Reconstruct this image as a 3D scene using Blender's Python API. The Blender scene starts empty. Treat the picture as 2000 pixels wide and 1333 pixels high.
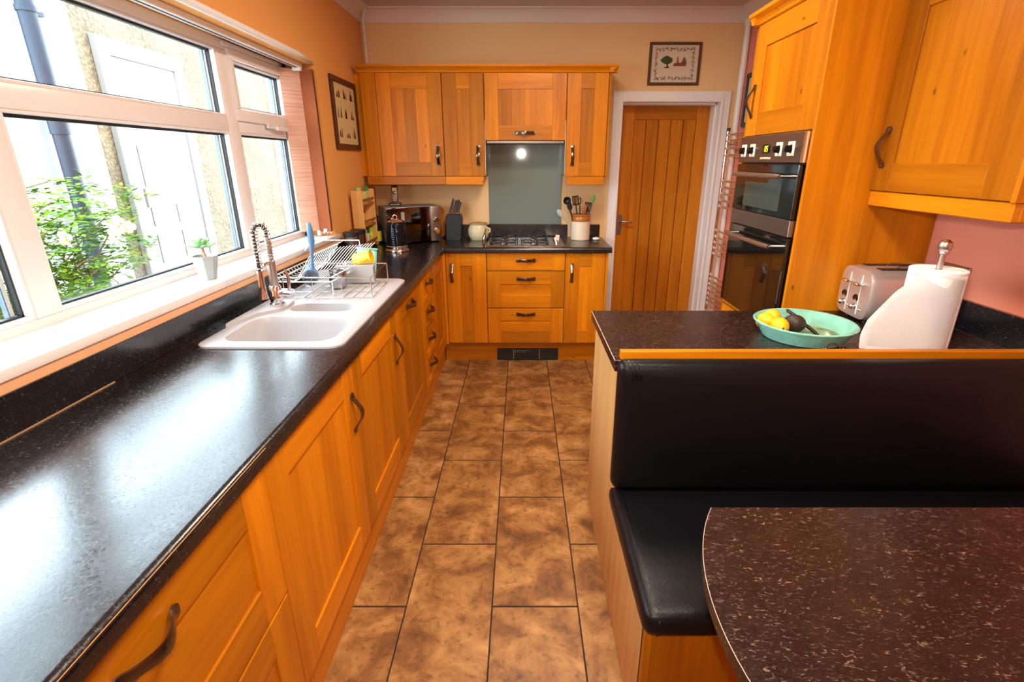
import bpy, bmesh, math, random
from mathutils import Vector, Matrix
C = bpy.context.scene
COL = C.collection
RNG = random.Random(7)
PI = math.pi

# ------------------------------------------------------------------ camera
cam = bpy.data.cameras.new('camera')
cam.sensor_fit = 'HORIZONTAL'; cam.sensor_width = 36.0
cam.lens = 994.0 / 2000 * 36.0
cam.shift_x = -18.2 / 2000
cam.clip_start = 0.02
camo = bpy.data.objects.new('camera', cam); COL.objects.link(camo)
camo.location = (0, 0, 1.501)
camo.rotation_euler = (math.radians(90 - 19.49), 0, 0)
C.camera = camo

# ------------------------------------------------------------------ world, lights, exposure
C.view_settings.view_transform = 'Standard'
C.view_settings.look = 'None'
C.view_settings.exposure = 0.0
C.view_settings.gamma = 1.0
C.view_settings.use_curve_mapping = False
try:
    C.cycles.use_denoising = True
    C.cycles.max_bounces = 8
    C.cycles.diffuse_bounces = 4
    C.cycles.glossy_bounces = 4
    C.cycles.transparent_max_bounces = 12
    C.cycles.sample_clamp_indirect = 6.0
    C.cycles.blur_glossy = 0.5
except Exception:
    pass

w = bpy.data.worlds.new('overcast_sky'); C.world = w; w.use_nodes = True
wn = w.node_tree.nodes; wl = w.node_tree.links
bg = wn['Background']
tc = wn.new('ShaderNodeTexCoord'); sp = wn.new('ShaderNodeSeparateXYZ'); cr = wn.new('ShaderNodeValToRGB')
wl.new(tc.outputs['Generated'], sp.inputs[0]); wl.new(sp.outputs['Z'], cr.inputs[0]); wl.new(cr.outputs[0], bg.inputs[0])
cr.color_ramp.elements[0].position = 0.0; cr.color_ramp.elements[0].color = (0.80, 0.91, 1.0, 1)
cr.color_ramp.elements[1].position = 0.7; cr.color_ramp.elements[1].color = (0.74, 0.87, 1.0, 1)
bg.inputs[1].default_value = 18.0


def light(name, kind, loc, energy, color, rot=(0, 0, 0), size=0.3, size_y=None, **kw):
    l = bpy.data.lights.new(name, kind); l.energy = energy; l.color = color
    if kind == 'AREA':
        l.shape = 'RECTANGLE' if size_y else 'DISK'
        l.size = size
        if size_y: l.size_y = size_y
    elif kind == 'SPOT':
        l.shadow_soft_size = size
    else:
        l.shadow_soft_size = size
    for k, v in kw.items(): setattr(l, k, v)
    o = bpy.data.objects.new(name, l); COL.objects.link(o); o.location = loc; o.rotation_euler = rot
    return o


WARM = (1.0, 0.82, 0.64)
light('ceiling_lamp', 'AREA', (0.25, 0.9, 2.50), 44, WARM, size=0.5)
light('ceiling_lamp', 'AREA', (0.25, 2.5, 2.50), 34, WARM, size=0.5)
light('ceiling_lamp', 'AREA', (0.3, -1.0, 2.50), 26, WARM, size=0.5)
light('camera_flash', 'SPOT', (0.0, -0.03, 1.61), 52, (1.0, 0.90, 0.78), rot=(math.radians(80), 0, 0), size=0.018,
      spot_size=math.radians(120), spot_blend=0.6)

# ------------------------------------------------------------------ material helpers
MATS = {}


def newmat(name):
    m = bpy.data.materials.new(name); m.use_nodes = True
    nt = m.node_tree; b = nt.nodes['Principled BSDF']
    return m, nt, b


def simple(name, col, rough=0.5, metal=0.0, spec=0.5, bump=0.0, bscale=200.0, var=0.0, vscale=8.0, coat=0.0, trans=0.0, emit=0.0, sheen=0.0, coatr=0.1):
    if name in MATS: return MATS[name]
    m, nt, b = newmat(name)
    N = nt.nodes; L = nt.links
    b.inputs['Base Color'].default_value = (*col, 1)
    b.inputs['Roughness'].default_value = rough
    b.inputs['Metallic'].default_value = metal
    b.inputs['Specular IOR Level'].default_value = spec
    b.inputs['Coat Weight'].default_value = coat
    b.inputs['Coat Roughness'].default_value = coatr
    b.inputs['Transmission Weight'].default_value = trans
    if emit:
        b.inputs['Emission Color'].default_value = (*col, 1); b.inputs['Emission Strength'].default_value = emit
    if bump or var:
        g = N.new('ShaderNodeNewGeometry')
        if var:
            n = N.new('ShaderNodeTexNoise'); n.inputs['Scale'].default_value = vscale; n.inputs['Detail'].default_value = 4
            L.new(g.outputs['Position'], n.inputs['Vector'])
            r = N.new('ShaderNodeMapRange'); r.inputs[1].default_value = .3; r.inputs[2].default_value = .7
            r.inputs[3].default_value = 1 - var; r.inputs[4].default_value = 1 + var
            L.new(n.outputs[0], r.inputs[0])
            mx = N.new('ShaderNodeVectorMath'); mx.operation = 'SCALE'; mx.inputs[0].default_value = col
            L.new(r.outputs[0], mx.inputs['Scale']); L.new(mx.outputs[0], b.inputs['Base Color'])
        if bump:
            n2 = N.new('ShaderNodeTexNoise'); n2.inputs['Scale'].default_value = bscale; n2.inputs['Detail'].default_value = 3
            L.new(g.outputs['Position'], n2.inputs['Vector'])
            bp = N.new('ShaderNodeBump'); bp.inputs['Strength'].default_value = bump; bp.inputs['Distance'].default_value = 0.002
            L.new(n2.outputs[0], bp.inputs['Height']); L.new(bp.outputs[0], b.inputs['Normal'])
    MATS[name] = m
    return m


def wood(name, axis, ca, cb, rough=0.36, knots=True, tint=0.34, coat=0.0):
    """ca..cb grain colours; axis the direction the grain runs"""
    if name in MATS: return MATS[name]
    m, nt, b = newmat(name); N = nt.nodes; L = nt.links
    g = N.new('ShaderNodeNewGeometry'); oi = N.new('ShaderNodeObjectInfo')
    off = N.new('ShaderNodeMath'); off.operation = 'MULTIPLY'; off.inputs[1].default_value = 37.0
    L.new(oi.outputs['Random'], off.inputs[0])
    add = N.new('ShaderNodeVectorMath'); add.operation = 'ADD'
    L.new(g.outputs['Position'], add.inputs[0]); L.new(off.outputs[0], add.inputs[1])
    mp = N.new('ShaderNodeMapping')
    s = [1, 1, 1]; s['xyz'.index(axis)] = 0.06
    mp.inputs['Scale'].default_value = s
    L.new(add.outputs[0], mp.inputs['Vector'])
    n = N.new('ShaderNodeTexNoise'); n.inputs['Scale'].default_value = 42; n.inputs['Detail'].default_value = 6; n.inputs['Roughness'].default_value = .6
    n.inputs['Distortion'].default_value = .4
    L.new(mp.outputs[0], n.inputs['Vector'])
    n2 = N.new('ShaderNodeTexNoise'); n2.inputs['Scale'].default_value = 9; n2.inputs['Detail'].default_value = 2
    L.new(mp.outputs[0], n2.inputs['Vector'])
    mx = N.new('ShaderNodeMath'); mx.operation = 'MULTIPLY_ADD'; mx.inputs[1].default_value = .45
    L.new(n.outputs[0], mx.inputs[0])
    h2 = N.new('ShaderNodeMath'); h2.operation = 'MULTIPLY'; h2.inputs[1].default_value = .55; L.new(n2.outputs[0], h2.inputs[0]); L.new(h2.outputs[0], mx.inputs[2])
    r = N.new('ShaderNodeValToRGB'); r.color_ramp.elements[0].position = .36; r.color_ramp.elements[1].position = .64
    r.color_ramp.elements[0].color = (*ca, 1); r.color_ramp.elements[1].color = (*cb, 1)
    L.new(mx.outputs[0], r.inputs[0])
    br = N.new('ShaderNodeMapRange'); br.inputs[3].default_value = 1 - tint; br.inputs[4].default_value = 1 + tint * .6
    L.new(oi.outputs['Random'], br.inputs[0])
    sc = N.new('ShaderNodeVectorMath'); sc.operation = 'SCALE'; L.new(r.outputs[0], sc.inputs[0]); L.new(br.outputs[0], sc.inputs['Scale'])
    last = sc.outputs[0]
    if knots:
        mk = N.new('ShaderNodeMapping'); s = [1, 1, 1]; s['xyz'.index(axis)] = 0.55; mk.inputs['Scale'].default_value = s
        L.new(add.outputs[0], mk.inputs['Vector'])
        v = N.new('ShaderNodeTexVoronoi'); v.inputs['Scale'].default_value = 8.0; L.new(mk.outputs[0], v.inputs['Vector'])
        kr = N.new('ShaderNodeMapRange'); kr.inputs[1].default_value = .028; kr.inputs[2].default_value = .07; kr.inputs[3].default_value = .38; kr.inputs[4].default_value = 1
        L.new(v.outputs['Distance'], kr.inputs[0])
        s2 = N.new('ShaderNodeVectorMath'); s2.operation = 'SCALE'; L.new(last, s2.inputs[0]); L.new(kr.outputs[0], s2.inputs['Scale']); last = s2.outputs[0]
    L.new(last, b.inputs['Base Color'])
    b.inputs['Roughness'].default_value = rough; b.inputs['Specular IOR Level'].default_value = .24; b.inputs['Coat Weight'].default_value = coat; b.inputs['Coat Roughness'].default_value = .25
    bp = N.new('ShaderNodeBump'); bp.inputs['Strength'].default_value = .12; bp.inputs['Distance'].default_value = .001
    L.new(n.outputs[0], bp.inputs['Height']); L.new(bp.outputs[0], b.inputs['Normal'])
    MATS[name] = m
    return m


WA, WB = (0.43, 0.122, 0.002), (0.66, 0.222, 0.004)
WZ = wood('honey_oak_z', 'z', WA, WB); WX = wood('honey_oak_x', 'x', WA, WB); WY = wood('honey_oak_y', 'y', WA, WB)
PZ = wood('pale_panel_z', 'z', (0.58, 0.30, 0.10), (0.72, 0.40, 0.15), knots=False, tint=.08)
DZ = wood('door_oak_z', 'z', (0.36, 0.105, 0.004), (0.56, 0.190, 0.010), knots=False, tint=.25)
DX = wood('door_oak_x', 'x', (0.36, 0.105, 0.004), (0.50, 0.165, 0.010), knots=False, tint=.1)
RZ = wood('rack_pine_z', 'z', (0.55, 0.27, 0.08), (0.70, 0.38, 0.13), knots=False)


def stone(name, base, fleck, amount=.62, scale=120, rough=.3, streak=(1, 1, 1), spec=1.0):
    m, nt, b = newmat(name); N = nt.nodes; L = nt.links
    g = N.new('ShaderNodeNewGeometry')
    mp = N.new('ShaderNodeMapping'); mp.inputs['Scale'].default_value = streak; mp.inputs['Rotation'].default_value = (0, 0, .6)
    L.new(g.outputs['Position'], mp.inputs['Vector'])
    n = N.new('ShaderNodeTexNoise'); n.inputs['Scale'].default_value = scale; n.inputs['Detail'].default_value = 5; n.inputs['Roughness'].default_value = .65
    n.inputs['Distortion'].default_value = 1.2
    L.new(mp.outputs[0], n.inputs['Vector'])
    r = N.new('ShaderNodeValToRGB'); r.color_ramp.elements[0].position = amount - .09; r.color_ramp.elements[1].position = amount + .12
    r.color_ramp.elements[0].color = (*base, 1); r.color_ramp.elements[1].color = (*fleck, 1)
    L.new(n.outputs[0], r.inputs[0])
    n3 = N.new('ShaderNodeTexNoise'); n3.inputs['Scale'].default_value = 14; n3.inputs['Detail'].default_value = 4
    L.new(g.outputs['Position'], n3.inputs['Vector'])
    mr = N.new('ShaderNodeMapRange'); mr.inputs[1].default_value = .3; mr.inputs[2].default_value = .7; mr.inputs[3].default_value = .7; mr.inputs[4].default_value = 1.35
    L.new(n3.outputs[0], mr.inputs[0])
    sc = N.new('ShaderNodeVectorMath'); sc.operation = 'SCALE'; L.new(r.outputs[0], sc.inputs[0]); L.new(mr.outputs[0], sc.inputs['Scale'])
    L.new(sc.outputs[0], b.inputs['Base Color'])
    rr = N.new('ShaderNodeMapRange'); rr.inputs[1].default_value = .35; rr.inputs[2].default_value = .7; rr.inputs[3].default_value = rough - .06; rr.inputs[4].default_value = rough + .12
    L.new(n.outputs[0], rr.inputs[0]); L.new(rr.outputs[0], b.inputs['Roughness'])
    b.inputs['Specular IOR Level'].default_value = spec
    bp = N.new('ShaderNodeBump'); bp.inputs['Strength'].default_value = .25; bp.inputs['Distance'].default_value = .0006
    L.new(n.outputs[0], bp.inputs['Height']); L.new(bp.outputs[0], b.inputs['Normal'])
    return m


BLACKTOP = stone('black_speckled_laminate', (0.004, 0.004, 0.006), (0.13, 0.14, 0.17), amount=.69, scale=130, rough=.20)
WARMTOP = stone('warm_lit_speckled_laminate', (0.016, 0.006, 0.0045), (0.36, 0.22, 0.16), amount=.67, scale=75, rough=.27, streak=(1, 2.2, 1), spec=.45)  # same laminate, browner base carries the warm reflection of the room


def tile_mat():
    m, nt, b = newmat('mottled_brown_tile'); N = nt.nodes; L = nt.links
    g = N.new('ShaderNodeNewGeometry'); oi = N.new('ShaderNodeObjectInfo')
    mu = N.new('ShaderNodeMath'); mu.operation = 'MULTIPLY'; mu.inputs[1].default_value = 53; L.new(oi.outputs['Random'], mu.inputs[0])
    ad = N.new('ShaderNodeVectorMath'); ad.operation = 'ADD'; L.new(g.outputs['Position'], ad.inputs[0]); L.new(mu.outputs[0], ad.inputs[1])
    n = N.new('ShaderNodeTexNoise'); n.inputs['Scale'].default_value = 7.5; n.inputs['Detail'].default_value = 10; n.inputs['Roughness'].default_value = .62; n.inputs['Distortion'].default_value = .5
    L.new(ad.outputs[0], n.inputs['Vector'])
    r = N.new('ShaderNodeValToRGB'); e = r.color_ramp.elements
    e[0].position = .32; e[0].color = (0.12, 0.048, 0.011, 1); e[1].position = .70; e[1].color = (0.50, 0.275, 0.100, 1)
    k = e.new(.44); k.color = (0.215, 0.088, 0.022, 1); k = e.new(.55); k.color = (0.335, 0.160, 0.045, 1)
    L.new(n.outputs[0], r.inputs[0])
    v = N.new('ShaderNodeTexNoise'); v.inputs['Scale'].default_value = 45; v.inputs['Detail'].default_value = 4; L.new(ad.outputs[0], v.inputs['Vector'])
    mr = N.new('ShaderNodeMapRange'); mr.inputs[1].default_value = .30; mr.inputs[2].default_value = .45; mr.inputs[3].default_value = .62; mr.inputs[4].default_value = 1.0
    L.new(v.outputs[0], mr.inputs[0])
    s = N.new('ShaderNodeVectorMath'); s.operation = 'SCALE'; L.new(r.outputs[0], s.inputs[0]); L.new(mr.outputs[0], s.inputs['Scale'])
    L.new(s.outputs[0], b.inputs['Base Color']); b.inputs['Roughness'].default_value = .46
    bp = N.new('ShaderNodeBump'); bp.inputs['Strength'].default_value = .3; bp.inputs['Distance'].default_value = .002
    L.new(n.outputs[0], bp.inputs['Height']); L.new(bp.outputs[0], b.inputs['Normal'])
    return m


TILE = tile_mat()


def leather():
    m, nt, b = newmat('black_leather'); N = nt.nodes; L = nt.links
    g = N.new('ShaderNodeNewGeometry')
    v = N.new('ShaderNodeTexVoronoi'); v.inputs['Scale'].default_value = 330; v.feature = 'DISTANCE_TO_EDGE'; L.new(g.outputs['Position'], v.inputs['Vector'])
    n = N.new('ShaderNodeTexNoise'); n.inputs['Scale'].default_value = 9; n.inputs['Detail'].default_value = 5; L.new(g.outputs['Position'], n.inputs['Vector'])
    a = N.new('ShaderNodeMath'); a.operation = 'MULTIPLY_ADD'; a.inputs[1].default_value = 6.0
    L.new(n.outputs[0], a.inputs[0]); L.new(v.outputs['Distance'], a.inputs[2])
    bp = N.new('ShaderNodeBump'); bp.inputs['Strength'].default_value = .35; bp.inputs['Distance'].default_value = .0012
    L.new(a.outputs[0], bp.inputs['Height']); L.new(bp.outputs[0], b.inputs['Normal'])
    b.inputs['Base Color'].default_value = (.0035, .0035, .005, 1); b.inputs['Roughness'].default_value = .33; b.inputs['Specular IOR Level'].default_value = .27
    return m


LEATHER = leather()
WHITE = simple('white_gloss_paint', (.80, .78, .77), .32)
UPVC = simple('white_upvc', (.74, .70, .69), .28)
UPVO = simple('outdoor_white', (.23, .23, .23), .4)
CEIL = simple('ceiling_paint', (.56, .47, .43), .9)
COVE = simple('coving_paint', (.76, .66, .61), .8)
PEACH = simple('orange_wall_paint', (.74, .335, .085), .85, bump=.05, bscale=60)
SAND = simple('sand_wall_paint', (.80, .53, .26), .85, bump=.05, bscale=60)
SALMON = simple('salmon_wall_paint', (.72, .24, .155), .85, bump=.05, bscale=60)
CHROME = simple('chrome', (.85, .85, .86), .08, 1.0)
STEEL = simple('brushed_steel', (.58, .55, .52), .30, 1.0)
STEELD = simple('dark_brushed_steel', (.33, .29, .26), .33, 1.0)
PEWTER = simple('pewter_handle', (.20, .165, .145), .26, 1.0)
PEWL = simple('pewter_screw', (.5, .47, .44), .25, 1.0)
BLACKG = simple('black_gloss', (.006, .006, .007), .05)
BLACKM = simple('black_satin', (.012, .012, .014), .35)
GASKET = simple('black_gasket', (.006, .008, .009), .5)
SINKM = simple('pale_composite', (.44, .425, .44), .34, var=.03, vscale=200)
TEAL = simple('teal_glaze', (.22, .55, .44), .14, coat=.5, var=.15, vscale=25)
TEALP = simple('teal_plastic', (.25, .70, .66), .35)
YELLOW = simple('yellow_ceramic', (.85, .55, .02), .35)
GREYM = simple('grout', (.018, .010, .008), .8)
DARKW = simple('dark_frame_wood', (.055, .012, .008), .35)
BRNW = simple('brown_frame_wood', (.10, .045, .015), .4)
PAPER = simple('print_paper', (.66, .55, .40), .8)
TOWEL = simple('kitchen_paper', (.92, .91, .93), .95, bump=.6, bscale=110)
SPRINGM = simple('copper_lit_chrome', (.85, .80, .76), .12, 1.0)
SMOKE = simple('steel_mirror', (.10, .085, .075), .06, 1.0)

gm, nt_, b_ = newmat('clear_glass')
for n_ in list(nt_.nodes): nt_.nodes.remove(n_)
o_ = nt_.nodes.new('ShaderNodeOutputMaterial'); mxs = nt_.nodes.new('ShaderNodeMixShader'); t_ = nt_.nodes.new('ShaderNodeBsdfTransparent'); gl_ = nt_.nodes.new('ShaderNodeBsdfGlossy')
fr_ = nt_.nodes.new('ShaderNodeFresnel'); g_ = nt_.nodes.new('ShaderNodeNewGeometry'); mr_ = nt_.nodes.new('ShaderNodeMapRange'); mr_.inputs[3].default_value = 1.45; mr_.inputs[4].default_value = 1 / 1.45
nt_.links.new(g_.outputs['Backfacing'], mr_.inputs[0]); nt_.links.new(mr_.outputs[0], fr_.inputs[0])
t_.inputs[0].default_value = (.95, .985, .98, 1); gl_.inputs['Roughness'].default_value = .02
nt_.links.new(fr_.outputs[0], mxs.inputs[0]); nt_.links.new(t_.outputs[0], mxs.inputs[1]); nt_.links.new(gl_.outputs[0], mxs.inputs[2]); nt_.links.new(mxs.outputs[0], o_.inputs[0])
GLASS = gm

# ------------------------------------------------------------------ object helpers
ORG = {}


def tag(o, label=None, cat=None, group=None, kind=None):
    if label: o['label'] = label
    if cat: o['category'] = cat
    if group: o['group'] = group
    if kind: o['kind'] = kind
    return o


def thing(name, label, cat, loc=(0, 0, 0), rz=0.0, group=None):
    o = bpy.data.objects.new(name, None); COL.objects.link(o); o.location = loc; o.rotation_euler = (0, 0, rz)
    o.empty_display_size = .05
    ORG[o.name] = Vector(loc)
    return tag(o, label, cat, group)


def obj(name, bm, mat, parent=None, smooth=False, world=True, loc=None, angle=None):
    """link a bmesh. world=True: vertices are in scene coordinates"""
    me = bpy.data.meshes.new(name)
    base = ORG.get(parent.name, Vector((0, 0, 0))) if (parent is not None and world) else Vector((0, 0, 0))
    if world:
        if loc is None:
            xs = [v.co for v in bm.verts]
            c = Vector((sum(v.x for v in xs) / len(xs), sum(v.y for v in xs) / len(xs), min(v.z for v in xs)))
        else: c = Vector(loc)
    else:
        c = Vector((0, 0, 0))
    bmesh.ops.recalc_face_normals(bm, faces=bm.faces)
    for v in bm.verts: v.co -= c
    bm.to_mesh(me); bm.free()
    if smooth:
        for pl in me.polygons: pl.use_smooth = True
        if angle is not None:
            me.set_sharp_from_angle(angle=math.radians(angle))
    if mat: me.materials.append(mat)
    o = bpy.data.objects.new(name, me); COL.objects.link(o)
    o.location = c - base
    if parent is not None: o.parent = parent
    ORG[o.name] = c if world else ORG.get(parent.name, Vector()) if parent else Vector()
    return o


def add_box(bm, x0, x1, y0, y1, z0, z1, bev=0.0, seg=1):
    t = bmesh.new()
    bmesh.ops.create_cube(t, size=1)
    for v in t.verts:
        v.co = Vector(((x0 + x1) / 2 + v.co.x * (x1 - x0), (y0 + y1) / 2 + v.co.y * (y1 - y0), (z0 + z1) / 2 + v.co.z * (z1 - z0)))
    if bev: bmesh.ops.bevel(t, geom=t.edges[:], offset=bev, segments=seg, affect='EDGES', profile=.5)
    merge(bm, t)
    return bm


def merge(bm, t, mtx=None):
    if mtx is not None: t.transform(mtx)
    vs = [bm.verts.new(v.co) for v in t.verts]
    t.verts.index_update()
    for f in t.faces:
        try: bm.faces.new([vs[v.index] for v in f.verts])
        except ValueError: pass
    t.free()


def box(name, x0, x1, y0, y1, z0, z1, mat, parent=None, bev=0.0, seg=1, smooth=False, world=True):
    bm = add_box(bmesh.new(), x0, x1, y0, y1, z0, z1, bev, seg)
    return obj(name, bm, mat, parent, smooth=smooth or seg > 1, world=world, angle=40 if seg > 1 else None)


def add_lathe(bm, prof, c=(0, 0, 0), n=32, sx=1, sy=1):
    rings = []
    for r, z in prof:
        if r <= 1e-6: rings.append([bm.verts.new((c[0], c[1], c[2] + z))])
        else: rings.append([bm.verts.new((c[0] + sx * r * math.cos(2 * PI * i / n), c[1] + sy * r * math.sin(2 * PI * i / n), c[2] + z)) for i in range(n)])
    for a, b in zip(rings, rings[1:]):
        for i in range(n):
            j = (i + 1) % n
            if len(a) == 1 and len(b) == 1: break
            if len(a) == 1: bm.faces.new([a[0], b[i], b[j]])
            elif len(b) == 1: bm.faces.new([a[i], a[j], b[0]])
            else: bm.faces.new([a[i], a[j], b[j], b[i]])
    return bm


def lathe(name, prof, c, mat, parent=None, n=32, world=True, sx=1, sy=1, angle=35):
    return obj(name, add_lathe(bmesh.new(), prof, c, n, sx, sy), mat, parent, smooth=True, world=world, angle=angle)


def add_tube(bm, pts, r, n=8, closed=False, sec=None):
    pts = [Vector(p) for p in pts]; m = len(pts)
    tang = []
    for i in range(m):
        if closed: d = pts[(i + 1) % m] - pts[i - 1]
        else: d = pts[min(i + 1, m - 1)] - pts[max(i - 1, 0)]
        tang.append(d.normalized())
    up = Vector((0, 0, 1)) if abs(tang[0].z) < .9 else Vector((1, 0, 0))
    u = tang[0].cross(up).normalized(); rings = []
    for i in range(m):
        u = (u - tang[i] * u.dot(tang[i]))
        if u.length < 1e-6: u = tang[i].orthogonal()
        u.normalize(); v = tang[i].cross(u)
        rr = r[i] if isinstance(r, (list, tuple)) else r
        rings.append([bm.verts.new(pts[i] + rr * (math.cos(2 * PI * k / n) * u + math.sin(2 * PI * k / n) * v)) for k in range(n)])
    rng = range(m) if closed else range(m - 1)
    for i in rng:
        a, b = rings[i], rings[(i + 1) % m]
        for k in range(n):
            bm.faces.new([a[k], a[(k + 1) % n], b[(k + 1) % n], b[k]])
    if not closed:
        bm.faces.new(rings[0][::-1]); bm.faces.new(rings[-1])
    return bm


def tube(name, pts, r, mat, parent=None, n=8, closed=False, world=True):
    return obj(name, add_tube(bmesh.new(), pts, r, n, closed), mat, parent, smooth=True, world=world, angle=50)


def add_prism(bm, poly, fn, d0, d1):
    """poly (u,v) points; fn(u,v,w)->xyz; from w=d0 to d1"""
    a = [bm.verts.new(fn(u, v, d0)) for u, v in poly]; b = [bm.verts.new(fn(u, v, d1)) for u, v in poly]
    k = len(poly)
    bm.faces.new(a); bm.faces.new(b[::-1])
    for i in range(k): bm.faces.new([a[i], a[(i + 1) % k], b[(i + 1) % k], b[i]])
    return bm


def rounded(x0, x1, y0, y1, r, n=6):
    out = []
    for cx, cy, a0 in ((x1 - r, y1 - r, 0), (x0 + r, y1 - r, 90), (x0 + r, y0 + r, 180), (x1 - r, y0 + r, 270)):
        for k in range(n + 1):
            a = math.radians(a0 + 90 * k / n); out.append((cx + r * math.cos(a), cy + r * math.sin(a)))
    return out


def handle(parent, c, along, out, length=.145, proj=.03, n=16, name='handle'):
    """pewter bow handle, c = centre on the door face"""
    c = Vector(c); al = Vector(along).normalized(); ou = Vector(out).normalized(); wd = al.cross(ou)
    bm = bmesh.new()
    prof = []
    for i in range(n + 1):
        t = i / n; s = (t - .5) * length
        e = min(t, 1 - t) * 2
        h = .002 + proj * (math.sin(min(1, max(0, (e - .16) / .84)) * PI / 2) ** 1.3)
        wv = .0140 if e < .16 else .0140 - .0045 * math.sin(min(1, (e - .16) / .3) * PI / 2) + .002 * math.sin(min(1, max(0, (e - .5) / .5)) * PI / 2)
        th = .0022 if e < .16 else .0028
        if i in (0, n): wv = .0095
        prof.append((s, h, wv, th))
    rings = []
    for s, h, wv, th in prof:
        p0 = c + al * s + ou * (h + th * .2)
        q = [(-wv, -th), (-wv, th), (-wv * .5, th * 1.5), (wv * .5, th * 1.5), (wv, th), (wv, -th)]
        rings.append([bm.verts.new(p0 + wd * a + ou * (b_ + .001)) for a, b_ in q])
    for a, b in zip(rings, rings[1:]):
        for k in range(6): bm.faces.new([a[k], a[(k + 1) % 6], b[(k + 1) % 6], b[k]])
    bm.faces.new(rings[0][::-1]); bm.faces.new(rings[-1])
    for sg in (-1, 1):
        q = c + al * sg * (length / 2 - .009) + ou * .004
        t = bmesh.new(); bmesh.ops.create_uvsphere(t, u_segments=8, v_segments=5, radius=.0045)
        t.transform(Matrix.Translation(q)); merge(bm, t)
    return obj(name, bm, PEWTER, parent, smooth=True, angle=40)


# a framed door front in any of the three orientations ---------------------------------
def front(parent, name, fn, u0, u1, z0, z1, matV, matH, matP, st=.098, th=.02, rec=.007, hnd=None, rail=None, splits=1):
    """fn(u, depth, z)->xyz ; depth 0 = front face, + goes into the cabinet. Stiles, rails and panel are sub-parts."""
    rail = rail or st

    def bx(nm, a0, a1, d0, d1, b0, b1, mat, bev=.0012):
        p = fn(a0, d0, b0); q = fn(a1, d1, b1)
        return box(nm, min(p[0], q[0]), max(p[0], q[0]), min(p[1], q[1]), max(p[1], q[1]), b0, b1, mat, D, bev)
    g = .0015
    c = fn((u0 + u1) / 2, th / 2, z0)
    D = bpy.data.objects.new(name, None); COL.objects.link(D); D.parent = parent
    D.location = Vector(c) - ORG[parent.name]; ORG[D.name] = Vector(c); D.empty_display_size = .03
    bx('stile', u0 + g, u0 + st, 0, th, z0 + g, z1 - g, matV)
    bx('stile', u1 - st, u1 - g, 0, th, z0 + g, z1 - g, matV)
    bx('rail', u0 + st + .0003, u1 - st - .0003, .0004, th, z0 + g, z0 + rail, matH)
    bx('rail', u0 + st + .0003, u1 - st - .0003, .0004, th, z1 - rail, z1 - g, matH)
    k = splits; wdt = (u1 - u0 - 2 * st) / k
    for i in range(k):
        bx('panel', u0 + st + i * wdt, u0 + st + (i + 1) * wdt, rec, th - .001, z0 + rail - .002, z1 - rail + .002, matP, bev=0)
    if hnd:
        hu, hz, vert = hnd
        cc = fn(hu, 0, hz); o2 = Vector(fn(0, -1, 0)) - Vector(fn(0, 0, 0))
        al = (0, 0, 1) if vert else Vector(fn(1, 0, 0)) - Vector(fn(0, 0, 0))
        handle(D, cc, al, o2)
    return D


# ================================================================== ROOM SHELL
XL, XR, YB, ZC = -1.17, 1.64, 4.25, 2.53
YR = -2.2


def struct(o, kind='structure'):
    o['kind'] = kind; return o


WY0, WY1, WZ0, WZ1 = 0.62, 3.24, 1.035, 2.015   # window opening
# left wall with window opening (four pieces joined in one mesh)
bm = bmesh.new()
TW = .226
add_box(bm, XL - TW, XL, YR, WY0, 0, ZC)
add_box(bm, XL - TW, XL, WY1, YB + .3, 0, ZC)
add_box(bm, XL - TW, XL, WY0, WY1, 0, WZ0)
add_box(bm, XL - TW, XL, WY0, WY1, WZ1, ZC)
struct(obj('wall_left', bm, PEACH, smooth=False))
# back wall with doorway
DX0, DX1, DZ1 = .767, 1.513, 1.928
bm = bmesh.new()
add_box(bm, XL, DX0, YB, YB + .16, 0, ZC)
add_box(bm, DX1, XR, YB, YB + .16, 0, ZC)
add_box(bm, DX0, DX1, YB, YB + .16, DZ1, ZC)
struct(obj('wall_back', bm, SAND))
XN = 1.86
bm = bmesh.new(); add_box(bm, XR, XR + .40, 1.487, YB + .3, 0, ZC); add_box(bm, XN, XR + .40, YR, 1.487, 0, ZC)
struct(obj('wall_right', bm, SALMON))
struct(box('wall_rear', XL - TW, XR + .4, YR - .15, YR, 0, ZC, SAND))
struct(box('ceiling', XL - TW, XR + .4, YR - .15, YB + .3, ZC, ZC + .1, CEIL))
fl = struct(box('floor', XL - TW, XR + .4, YR - .15, YB + .5, -.06, -.003, GREYM))

# floor tiles, brick bond, each a part of the floor
TWD, TLN, G = .3065, .628, .0048
xa = -.411
tmesh = {}
for ci in range(-2, 7):
    x0 = xa + ci * TWD
    offy = 1.712 if ci % 2 == 1 or ci == -1 else 1.395   # joint lines per column
    if ci % 2 == 0: offy = 1.712
    else: offy = 1.398
    for k in range(-5, 5):
        y0 = offy + k * TLN
        y1 = y0 + TLN
        a0, a1, b0, b1 = max(x0, XL) + G / 2, min(x0 + TWD, XN) - G / 2, max(y0, YR) + G * .8, min(y1, YB) - G * .8
        if a1 - a0 < .02 or b1 - b0 < .02: continue
        if a0 < -.75 or y1 < -1.2: continue
        key = (round(a1 - a0, 4), round(b1 - b0, 4))
        if key not in tmesh:
            bm = add_box(bmesh.new(), -key[0] / 2, key[0] / 2, -key[1] / 2, key[1] / 2, -.004, 0, .0008)
            bmesh.ops.recalc_face_normals(bm, faces=bm.faces)
            me = bpy.data.meshes.new('tile'); bm.to_mesh(me); bm.free(); me.materials.append(TILE); tmesh[key] = me
        o = bpy.data.objects.new('tile', tmesh[key]); COL.objects.link(o); o.parent = fl
        o.location = Vector(((a0 + a1) / 2, (b0 + b1) / 2, 0)) - ORG[fl.name]

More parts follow.
